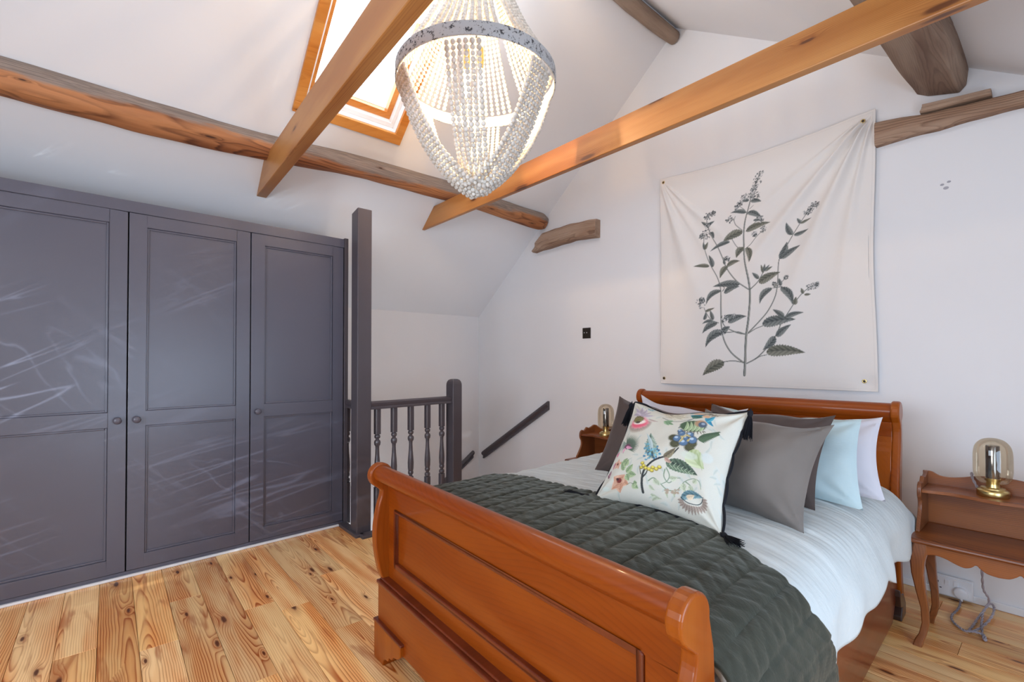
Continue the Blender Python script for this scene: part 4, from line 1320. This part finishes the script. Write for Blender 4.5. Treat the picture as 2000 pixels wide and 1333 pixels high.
# pine leaf and blue blossoms, centre
Lf(612, 720, 562, 508, 84, (66, 92, 82), (176, 196, 180), -.03, .3); Ln([(612, 730), (585, 620), (562, 510)], 6, 2, (50, 76, 66)); Lf(590, 660, 530, 510, 26, (150, 176, 180), (206, 220, 222))
for _ in range(46):
    x = rr_.choice((560, 625)) + rr_.uniform(-32, 34); y = rr_.uniform(625, 725); B_(x, y, rr_.uniform(5, 13), rr_.uniform(4, 9), rr_.choice(((84, 156, 184), (60, 126, 160), (128, 190, 206), (44, 90, 130))), .95, rr_.uniform(0, 3))
for _ in range(12): B_(rr_.uniform(530, 570), rr_.uniform(590, 650), 7, 5, (96, 168, 190), .9)
Ln([(505, 945), (508, 880), (530, 800), (590, 745), (660, 715), (740, 690), (790, 640)], 17, 8, (40, 46, 48)); Ln([(510, 850), (545, 820), (560, 790)], 12, 5, (46, 50, 50)); Ln([(505, 820), (495, 760)], 7, 4, (60, 60, 50))
for x, y in ((520, 745), (512, 775), (545, 782), (570, 790), (600, 780), (625, 790), (650, 778), (530, 765), (590, 800)): B_(x, y, 17, 14, (150, 130, 40)); B_(x, y - 3, 11, 9, (222, 208, 92))
Lf(700, 742, 938, 828, 82, (38, 54, 48), (110, 134, 108), -.06, .12); Lf(685, 712, 770, 640, 42, (70, 60, 50), (160, 150, 120)); Lf(690, 715, 740, 745, 26, (150, 110, 100), (210, 180, 160))
for i in range(7): Ln([(725 + 28 * i, 752 + 10 * i), (745 + 28 * i, 732 + 12 * i)], 3, 2, (186, 200, 170)); Ln([(725 + 28 * i, 756 + 10 * i), (750 + 28 * i, 782 + 9 * i)], 3, 2, (186, 200, 170))
# thistle, left
Ln([(345, 480), (320, 540), (290, 600)], 5, 4, (130, 140, 130))
for t in np.linspace(-1.2, 1.3, 22): Lf(360, 600, 360 + 125 * math.cos(t - .55), 600 + 100 * math.sin(t - .55) - 10, 11, (46, 62, 52), (130, 150, 130), 0)
for t in np.linspace(1.9, 3.6, 10): Lf(345, 560, 345 + 92 * math.cos(t) + 20, 600 - 40 + 90 * math.sin(t), 10, (96, 116, 106), (170, 184, 172), 0)
B_(365, 592, 36, 26, (104, 58, 84), 1, 0, .3, .2); Lf(355, 590, 420, 615, 22, (196, 110, 150), (232, 180, 204)); Lf(345, 600, 330, 640, 22, (206, 130, 160), (236, 190, 206)); Lf(270, 640, 250, 600, 26, (196, 96, 130), (230, 160, 180)); Lf(262, 650, 290, 610, 22, (190, 90, 126), (226, 160, 180))
for t in np.linspace(3.4, 5.6, 9): Lf(265, 620, 265 + 80 * math.cos(t) * .6, 620 + 88 * math.sin(t), 9, (110, 130, 116), (180, 192, 180), 0)
# peach flowers, lower left
for t in np.linspace(0, 5.03, 5): Lf(318, 838, 318 + 82 * math.cos(t + .3), 858 + 70 * math.sin(t + .3), 66, (186, 130, 104), (226, 188, 162), 0, .08)
B_(314, 832, 24, 20, (120, 44, 40)); B_(300, 822, 12, 10, (60, 30, 34))
for t in np.linspace(0, 5.03, 5): Lf(290, 712, 290 + 44 * math.cos(t), 712 + 40 * math.sin(t), 32, (196, 140, 116), (230, 196, 174), 0)
B_(290, 710, 11, 10, (110, 40, 40)); Lf(200, 780, 225, 735, 30, (96, 60, 70), (190, 150, 160)); Lf(215, 790, 190, 760, 24, (80, 50, 64), (190, 140, 156)); Lf(260, 690, 240, 740, 20, (150, 70, 96), (220, 150, 170))
for a in ((360, 770, 330, 700), (380, 790, 440, 740), (400, 800, 465, 820), (380, 800, 400, 850), (430, 880, 475, 920), (440, 880, 470, 880), (350, 720, 390, 690), (370, 740, 400, 700)): Lf(*a, 44, (104, 132, 96), (190, 206, 160))
Ln([(380, 880), (410, 870), (440, 885)], 4, 3, (110, 126, 100)); B_(200, 870, 40, 14, (206, 216, 206), .7)
# scrolls
for P in (((560, 870), (600, 850), (640, 880), (690, 925), (760, 930), (800, 900), (830, 870), (900, 850), (950, 870), (960, 920)), ((700, 780), (720, 830), (700, 870), (660, 890)), ((690, 790), (680, 840), (710, 880), (760, 850), (800, 845)), ((840, 870), (880, 900), (900, 940), (870, 950))):
    Ln(P, 8, 4, (150, 168, 140), .9); Ln(P, 3, 2, (96, 116, 100), .9)
for a in ((600, 860, 640, 900, 30), (640, 900, 620, 860, 24), (720, 850, 780, 840, 36), (820, 880, 830, 940, 40), (860, 900, 905, 940, 42), (900, 880, 930, 850, 32), (560, 960, 640, 990, 30), (600, 980, 560, 1000, 24), (560, 900, 600, 935, 26), (750, 930, 745, 980, 22), (690, 930, 690, 985, 20)): Lf(*a[:4], a[4], (150, 160, 132), (214, 220, 196), .1)
for _ in range(16): B_(rr_.uniform(660, 780), rr_.uniform(925, 950), 9, 8, (170, 150, 130), .9)
# blue crescent flower, bottom right
for t in np.linspace(-.15, math.pi + .1, 15):
    Lf(885 + 72 * math.cos(t), 1000 + 30 * math.sin(t), 885 + 122 * math.cos(t), 1000 + 84 * math.sin(t), 24, (120, 100, 90), (206, 194, 180), 0)
Lf(795, 985, 972, 975, 56, (50, 84, 96), (130, 168, 176), -.18, .2); Ln([(795, 978), (840, 1012), (900, 1020), (950, 1000), (972, 972)], 6, 4, (34, 56, 66)); Lf(840, 980, 900, 955, 34, (190, 170, 140), (230, 214, 190))

BLc, BRc, TLc = (.680, .520, .652), (1.122, .515, .652), (.592, .842, .982)
M, fw_, fh_ = bedmat(BLc, BRc, TLc)
fw_ = .462; fh_ = .462
M.translation = M.translation - M.to_3x3().col[1] * .006
fc = thing('flowered_cushion', 'cream cushion with botanical flower print, black scalloped edge and tassels', 'cushion')
fc.matrix_world = M
n = 300
uu = np.linspace(-1, 1, n + 1)
P = [[cushion_pt(u, v, fw_, fh_, .15, .115, 1, 9.1, .0085, .12, -.04) for u in uu] for v in uu]
me = bpy.data.meshes.new('printed_cover')
idx = np.arange((n + 1) ** 2).reshape(n + 1, n + 1)
faces = np.stack([idx[:-1, :-1], idx[:-1, 1:], idx[1:, 1:], idx[1:, :-1]], -1).reshape(-1, 4)
me.from_pydata([p for r in P for p in r], [], faces.tolist()); me.polygons.foreach_set('use_smooth', [True] * len(me.polygons))
Ug, Vg = np.meshgrid((uu + 1) / 2, 1 - (uu + 1) / 2)
colour_mesh(me, sample(cv, Ug.ravel(), Vg.ravel())); me.materials.append(paint_material('printed_linen', weave=400, bump=.25))
obj('printed_cover', me, None, fc)
m = MB(); n = 36
m.grid([[cushion_pt(-1 + 2 * j / n, -1 + 2 * i / n, fw_, fh_, .12, .115, -1, 9.1, .0045, .12, -.04) for j in range(n + 1)] for i in range(n + 1)])
obj('back_cover', m, BLKT, fc)
# black scalloped edging
m = MB()
for e in range(4):
    pts = []
    for i in range(97):
        t = -1 + 2 * i / 96
        u, v = ((t, -1), (1, t), (-t, 1), (-1, -t))[e]
        x, y, z = cushion_pt(u, v, fw_, fh_, .13, .115, 1, 9.1, 0, 0, -.04)
        sc_ = .0075 * abs(math.sin(i / 96 * math.pi * 5)) ** .7
        nx, ny = ((0, -1), (1, 0), (0, 1), (-1, 0))[e]
        pts.append((x + nx * sc_, y + ny * sc_, -.001))
    m.tube(pts, .0042, 6)
obj('scalloped_edging', m, BLKT, fc)


def tassel(parent, pos, direction, up_, length=.085, spread=.30, flat=1.0, seed=1):
    """black thread tassel; pos and direction in the parent's frame."""
    rg = random.Random(seed)
    D_ = Vector(direction).normalized(); N_ = Vector(up_); N_ = (N_ - D_ * N_.dot(D_)).normalized(); S_ = D_.cross(N_)
    p = Vector(pos)
    t = obj('tassel', MB(), BLKT, parent)
    m = MB()
    m.tube([p, p + D_ * .010], .002, 6)
    rings = []
    for r, a in ((.003, .008), (.008, .011), (.0095, .017), (.0085, .023), (.006, .027), (.0075, .030)):
        rings.append([p + D_ * a + (S_ * math.cos(q) + N_ * math.sin(q)) * r for q in [2 * math.pi * k / 12 for k in range(12)]])
    m.loft(rings)
    for i in range(90):
        a = rg.uniform(0, 6.283); rr = math.sqrt(rg.random())
        st = p + D_ * .027 + (S_ * math.cos(a) + N_ * math.sin(a)) * .006 * rr
        dv = (D_ + S_ * math.cos(a) * spread * rr + N_ * math.sin(a) * spread * rr * flat).normalized()
        ln = length * rg.uniform(.86, 1.06)
        m.tube([st, st + dv * ln * .3 + (S_ * math.cos(a) + N_ * math.sin(a) * flat) * .002, st + dv * ln], [.0013, .0012, .0008], 3, cap=False)
    t.data = m.mesh('tassel'); t.data.materials.append(BLKT)
    return t


Mi = M.inverted().to_3x3()
down = Mi @ Vector((0, 0, -1)); upw = Mi @ Vector((0, 0, 1))
Mw = Matrix.Rotation(BR, 3, 'Z')
flatdir = lambda a, b, z=0: Mi @ (Mw @ Vector((a, b, z)))
tassel(fc, (fw_ / 2 - .036, fh_ - .004, .018), down + Vector((0, 0, .42)), Vector((0, 0, 1)), .080, .17, 1, 1)
tassel(fc, (-fw_ / 2 - .048, fh_ - .004, .010), down * 1.0 + Vector((-.12, 0, .30)), Vector((0, 0, 1)), .078, .16, 1, 2)
tassel(fc, (fw_ / 2 + .0, .0, .012), flatdir(.80, -.50, -.10), upw, .050, .55, .45, 3)
tassel(fc, (-fw_ / 2 - .004, -.0, .014), flatdir(-1.0, -.10, -.06), upw, .085, .38, .35, 4)

# ------------------------------------------------------------------ nightstands
NW, ND = .50, .305


def bx(name, lo, hi, mat, parent, bv=.003): return obj(name, MB().box(lo, hi), mat, parent, bv)


def nightstand(loc, label):
    t = thing('nightstand', label, 'nightstand', loc, 0, 'oak nightstands either side of the bed')
    # local: x 0..NW, y 0 (front)..ND (back)
    top = MB(); prof = [(-.008, .418), (-.012, .424), (-.010, .432), (-.002, .436), (ND, .436), (ND, .416), (0, .416)]
    top.prism(prof, (-.012, 0, 0), (0, 1, 0), (0, 0, 1), (NW + .024, 0, 0)); obj('table_top', top, OAK, t, .002)
    # scalloped apron
    half = [(.035, .352), (.050, .372), (.075, .380), (.105, .376), (.135, .364), (.160, .358), (.180, .366), (.192, .378), (.204, .368), (.222, .356), (.250, .352)]
    low = cat2(half, 4); low = low + [(NW - x, z) for x, z in low[::-1][1:]]
    ap = [(.02, .352)] + low + [(NW - .02, .352), (NW - .02, .417), (.02, .417)]
    m = MB(); m.prism(ap, (0, .010, 0), (1, 0, 0), (0, 0, 1), (0, .018, 0)); obj('apron', m, OAK, t, .003)
    m = MB(); sa = [(.02, .417), (.02, .36)] + cat2([(.05, .375), (.10, .38), (.15, .365), (.20, .38), (.26, .375)], 4) + [(ND - .02, .36), (ND - .02, .417)]
    m.prism(sa, (.012, 0, 0), (0, 1, 0), (0, 0, 1), (.016, 0, 0)); obj('side_apron', m, OAK, t, .002)
    m = MB(); m.prism(sa, (NW - .028, 0, 0), (0, 1, 0), (0, 0, 1), (.016, 0, 0)); obj('side_apron', m, OAK, t, .002)
    bx('back_rail', (.02, ND - .026, .36), (NW - .02, ND - .010, .417), OAK, t)
    # cabriole legs: knee out, ankle in, toe out
    for sx in (0, 1):
        for sy in (0, 1):
            dx = -1 if sx == 0 else 1; dy = -1 if sy == 0 else 1
            cx_ = .032 if sx == 0 else NW - .032; cy_ = .032 if sy == 0 else ND - .032
            rings = []
            for z, off, r in ((.417, 0, .024), (.385, .003, .025), (.345, .010, .023), (.29, .010, .019), (.22, .002, .0155), (.15, -.008, .0125), (.09, -.010, .0115), (.045, -.002, .012), (.02, .008, .0135), (0, .012, .0145)):
                c = (cx_ + dx * off, cy_ + dy * off)
                rings.append([(c[0] + a * r, c[1] + b * r, z) for a, b in ((-.75, -1), (.75, -1), (1, -.75), (1, .75), (.75, 1), (-.75, 1), (-1, .75), (-1, -.75))])
            obj('leg', MB().loft(rings), OAKV, t)
    # gallery: shaped sides, back board with a scalloped top, upper shelf
    for x0 in (.004, NW - .018):
        pr = [(ND - .212, .436)] + cat2([(ND - .212, .445), (ND - .190, .475), (ND - .162, .52), (ND - .160, .555), (ND - .172, .575), (ND - .176, .60), (ND - .168, .625), (ND - .150, .636), (ND - .135, .628), (ND - .115, .640), (ND - .10, .652), (ND - .075, .645), (ND - .045, .652), (ND - .02, .662), (ND, .662)], 4) + [(ND, .436)]
        m = MB(); m.prism(pr, (x0, 0, 0), (0, 1, 0), (0, 0, 1), (.014, 0, 0)); obj('gallery_side', m, OAKV, t, .003)
    hb = cat2([(0, .662), (.03, .661), (.055, .648), (.085, .645), (.125, .652), (.165, .664), (.21, .671), (.25, .673)], 4)
    bp = [(0, .436)] + hb + [(NW - x, z) for x, z in hb[::-1][1:]] + [(NW, .436)]
    m = MB(); m.prism(bp, (0, ND - .012, 0), (1, 0, 0), (0, 0, 1), (0, .012, 0)); obj('gallery_back', m, OAK, t, .002)
    fr = cat2([(0, .168), (.03, .172), (.07, .160), (.12, .152), (.18, .166), (.25, .180)], 5); fr = fr + [(NW - x, d) for x, d in fr[::-1][1:]]
    sh = [(max(.018, min(NW - .018, x)), ND - d) for x, d in fr] + [(NW - .018, ND - .012), (.018, ND - .012)]
    m = MB(); m.prism(sh, (0, 0, .595), (1, 0, 0), (0, 1, 0), (0, 0, .013)); obj('upper_shelf', m, OAK, t, .003)
    return t


NR = Vector((-.412, 2.478, 0)); NL = Vector((-2.352, 2.535, 0))
nightstand(NR, 'oak nightstand with cabriole legs at the right of the bed, before the socket')
nightstand(NL, 'oak nightstand left of the headboard, mostly hidden by the bed')


def lamp(loc, label, cordpts=None):
    t = thing('table_lamp', label, 'lamp', loc, 0, 'amber glass table lamps')
    obj('base', MB().lathe([(.001, 0), (.046, 0), (.048, .003), (.048, .022), (.045, .026), (.038, .028), (.036, .034), (.022, .036), (.020, .044), (.019, .066), (.001, .066)], n=36), BRASS, t)
    pr = cat2([(.022, .050), (.040, .054), (.052, .070), (.0575, .095), (.058, .130), (.0575, .170), (.052, .200), (.036, .222), (.016, .231), (.001, .232)], 5)
    obj('glass_dome', MB().lathe(pr, n=40, cap=False), AMBER, t)
    obj('inner_tube', MB().lathe([(.001, .068), (.0205, .068), (.021, .072), (.021, .200), (.0195, .203), (.001, .203)], n=28), SMOKE, t)
    obj('collar', MB().lathe([(.001, .060), (.023, .060), (.023, .072), (.001, .072)], n=28), BRASS, t)
    if cordpts:
        P = catmull([Vector(p) - Vector(loc) for p in cordpts], 10)
        # two twisted strands
        m = MB()
        for ph in (0, math.pi):
            pts = []
            for i, p in enumerate(P):
                d = (P[min(i + 1, len(P) - 1)] - P[max(i - 1, 0)]).normalized()
                a = d.cross(Vector((0, 0, 1))); a = a.normalized() if a.length > .1 else Vector((1, 0, 0)); b = d.cross(a)
                q = i * .8 + ph
                pts.append(p + (a * math.cos(q) + b * math.sin(q)) * .0022)
            m.tube(pts, .0030, 6)
        cd = obj('cord', m, CORD, t)
        return t
    return t


cord = [(-.232, 2.72, .625), (-.248, 2.735, .66), (-.256, 2.79, .668), (-.245, 2.81, .55), (-.238, 2.83, .38), (-.236, 2.88, .24), (-.238, 2.95, .14), (-.226, 3.02, .075), (-.238, 3.02, .03), (-.255, 2.93, .010), (-.262, 2.84, .008), (-.268, 2.772, .008),
        (-.250, 2.79, .012), (-.228, 2.88, .014), (-.214, 3.00, .016), (-.214, 3.07, .03), (-.226, 3.05, .045), (-.243, 3.0, .02), (-.240, 2.92, .016), (-.236, 2.84, .014), (-.222, 2.745, .008), (-.215, 2.735, .008), (-.225, 2.77, .012), (-.256, 2.765, .014), (-.280, 2.765, .007), (-.305, 2.79, .007),
        (-.326, 2.83, .007), (-.334, 2.885, .007), (-.325, 2.96, .008), (-.322, 3.02, .010), (-.325, 3.07, .016)]
lamp(Vector((-.187, 2.70, .608)), 'brass table lamp with amber glass dome on the right nightstand', cord)
lamp(Vector((-2.145, 2.725, .608)), 'brass table lamp with amber glass dome on the left nightstand')

# wall socket with plug
so = thing('wall_socket', 'white double wall socket above the floor under the right nightstand', 'socket', (-.36, GY - .012, .056))
obj('back_box', MB().box((-.075, -.018, -.046), (.075, 0, .046)), SOCKW, so, .002)
obj('face_plate', MB().box((-.073, -.024, -.043), (.073, -.018, .043)), SOCKW, so, .002)
for x in (-.038, .038):
    obj('rocker', MB().box((x - .008 + (.022 if x < 0 else -.022), -.028, .008), (x + .008 + (.022 if x < 0 else -.022), -.024, .032)), SOCKW, so, .001)
m = MB()
for q in ((-.052, .010, -.046, .020), (-.063, -.014, -.055, -.010), (-.043, -.014, -.035, -.010)): obj('pin_hole', MB().box((q[0], -.0248, q[1]), (q[2], -.0238, q[3])), BLACK, so)
pl = thing('plug', 'white rounded plug pushed into the double socket', 'plug', (-.325, GY - .036, .042))
rings = [[(.026 * k * math.cos(a), -d_, .024 * k * math.sin(a) + (.003 if math.sin(a) > 0 else 0)) for a in [2 * math.pi * j / 24 for j in range(24)]] for d_, k in ((0, .98), (.012, 1), (.020, .92), (.023, .7), (.0235, .1))]
obj('body', MB().loft(rings), SOCKW, pl)
obj('cable_grip', MB().tube([(0, -.010, -.018), (0, -.011, -.036)], [.007, .0055], 10), SOCKW, pl)

# ------------------------------------------------------------------ chandelier
CC = Vector((-1.812, 1.325, 0))
HZ, HRd = 2.482, .375
ch = thing('chandelier', 'bead chandelier with a chipped blue-grey iron hoop hung from the ridge', 'chandelier', (CC.x, CC.y, HZ))
# local: z=0 hoop middle
m = MB(); rings = []
for i in range(97):
    a = 2 * math.pi * i / 96
    rings.append([((HRd + dr) * math.cos(a), (HRd + dr) * math.sin(a), dz) for dr, dz in ((.002, -.03), (.004, -.028), (.004, .028), (.002, .03), (-.002, .03), (-.002, -.03))])
m.loft(rings, cap=False); obj('hoop', m, HOOP, ch)
m = MB(); rings = []
for i in range(97):
    a = 2 * math.pi * i / 96
    rings.append([((HRd + dr) * math.cos(a), (HRd + dr) * math.sin(a), dz) for dr, dz in ((-.0025, -.028), (-.0025, .028), (-.004, .028), (-.004, -.028))])
m.loft(rings, cap=False); obj('hoop_lining', m, BEAD, ch)
CRZ, CRR = .66, .12
m = MB(); rings = []
for i in range(49):
    a = 2 * math.pi * i / 48
    rings.append([((CRR + dr) * math.cos(a), (CRR + dr) * math.sin(a), CRZ + dz) for dr, dz in ((.003, -.018), (.003, .018), (-.002, .018), (-.002, -.018))])
m.loft(rings, cap=False)
for k in range(3):
    a = k * math.pi / 3; m.tube([(CRR * math.cos(a), CRR * math.sin(a), CRZ), (-CRR * math.cos(a), -CRR * math.sin(a), CRZ)], .004, 6)
obj('crown', m, HOOP, ch)
m = MB()
for k in range(3):
    a = k * math.pi / 3 + .26; m.tube([(HRd * math.cos(a), HRd * math.sin(a), .022), (-HRd * math.cos(a), -HRd * math.sin(a), .022)], .0035, 6)
m2 = MB(); top_z = RZ - .11 - HZ
m2.tube([(0, 0, .20), (0, 0, top_z)], .005, 8)
m2.lathe([(.001, top_z - .01), (.05, top_z - .01), (.05, top_z - .0), (.015, top_z + .02), (.001, top_z + .02)], n=24)
obj('stem', m2, HOOP, ch)
# lamp holders and tubular bulbs
for dx, dy in ((.02, .01), (-.03, -.035)):
    b_ = obj('lamp_holder', MB().lathe([(.001, .16), (.014, .16), (.016, .10), (.014, .075), (.012, .060), (.001, .060)], (dx, dy, 0), 16), BRASS, ch)
    obj('bulb', MB().lathe([(.001, .062), (.012, .060), (.0135, .04), (.0135, -.055), (.009, -.068), (.001, -.072)], (dx, dy, 0), 16), BULB, b_)
pl_ = bpy.data.lights.new('chandelier_light', 'POINT'); pl_.energy = 30; pl_.color = (1.0, .66, .36); pl_.shadow_soft_size = .03
po_ = bpy.data.objects.new('chandelier_light', pl_); COL.objects.link(po_); po_.location = (CC.x, CC.y, HZ + .03)

# unit bead
def bead_unit(n=8, k=5):
    v = [(0, 0, 1)]; f = []
    for i in range(1, k):
        t = math.pi * i / k
        for j in range(n): v.append((math.sin(t) * math.cos(2 * math.pi * j / n), math.sin(t) * math.sin(2 * math.pi * j / n), math.cos(t)))
    v.append((0, 0, -1)); L = len(v) - 1
    for j in range(n): f.append((0, 1 + j, 1 + (j + 1) % n)); f.append((L, L - n + (j + 1) % n, L - n + j))
    for i in range(k - 2):
        for j in range(n): a = 1 + i * n + j; b = 1 + i * n + (j + 1) % n; f.append((a, a + n, b + n, b))
    return np.array(v), f


BV, BFc = bead_unit()


def strand(path, r, parent, name='bead_strand'):
    """beads threaded along a polyline, as one mesh."""
    P = np.array([tuple(p) for p in path]); d = np.linalg.norm(np.diff(P, axis=0), axis=1); S = np.concatenate([[0], np.cumsum(d)])
    nb = max(2, int(S[-1] / (r * 1.9)))
    ts = (np.arange(nb) + .5) / nb * S[-1]
    C_ = np.stack([np.interp(ts, S, P[:, k]) for k in range(3)], 1)
    rr_b = r * (1 + .06 * np.random.RandomState(int(abs(P[0, 0] * 1e4)) % 9999).randn(nb))
    V_ = (C_[:, None, :] + BV[None] * rr_b[:, None, None]).reshape(-1, 3)
    nv = len(BV); F_ = [tuple(i + k * nv for i in f) for k in range(nb) for f in BFc]
    me = bpy.data.meshes.new(name); me.from_pydata(V_.tolist(), [], F_); me.polygons.foreach_set('use_smooth', [True] * len(me.polygons))
    me.materials.append(BEAD)
    o = bpy.data.objects.new(name, me); COL.objects.link(o); o.parent = parent
    return o


# upper cone: fans of strands from the crown down to the hoop
for c in range(6):
    base = R(15 + 60 * c)
    for q in range(9):
        f = (q - 4) / 4
        a0 = base + R(24) * f; a1 = base + R(22) * f
        pts = []
        for i in range(26):
            t = i / 25
            r = CRR + (HRd - .012 - CRR) * (1 - t) ** 1.75
            a = a1 + (a0 - a1) * t
            sag = -.05 * math.sin(math.pi * t) * 0
            pts.append((r * math.cos(a), r * math.sin(a), .028 + (CRZ - .04) * t + sag))
        strand(pts, .0106, ch)
# lower basket: swags from cluster to opposite cluster


def caten(A_, B__, drop, n=48):
    A_ = Vector(A_); B__ = Vector(B__); out = []
    s_ = 2.6
    for i in range(n + 1):
        t = i / n; x = 2 * t - 1
        h = (math.cosh(s_ * x) - math.cosh(s_)) / (math.cosh(s_) - 1)
        # blend catenary and V shape so the bundles hang steep and nearly straight
        hv = abs(x) ** 1.15 - 1
        out.append(A_.lerp(B__, t) + Vector((0, 0, drop * (.66 * h + .34 * hv))))
    return out


for c, dr, nst, sp in ((0, .44, 6, 4.1), (1, .49, 8, 2.9), (2, .50, 8, 2.9)):
    base = R(-45 + 60 * c)
    for q in range(nst):
        f = (q - (nst - 1) / 2)
        off = R(sp) * f
        a = base + off; b = base + math.pi - off
        ra = HRd - .006
        drp = dr - .010 * abs(f) + .008 * f + (.045 if c and q == 0 else 0)
        A_ = (ra * math.cos(a), ra * math.sin(a), -.036); B__ = (ra * math.cos(b), ra * math.sin(b), -.036)
        strand(caten(A_, B__, drp), .0112, ch)
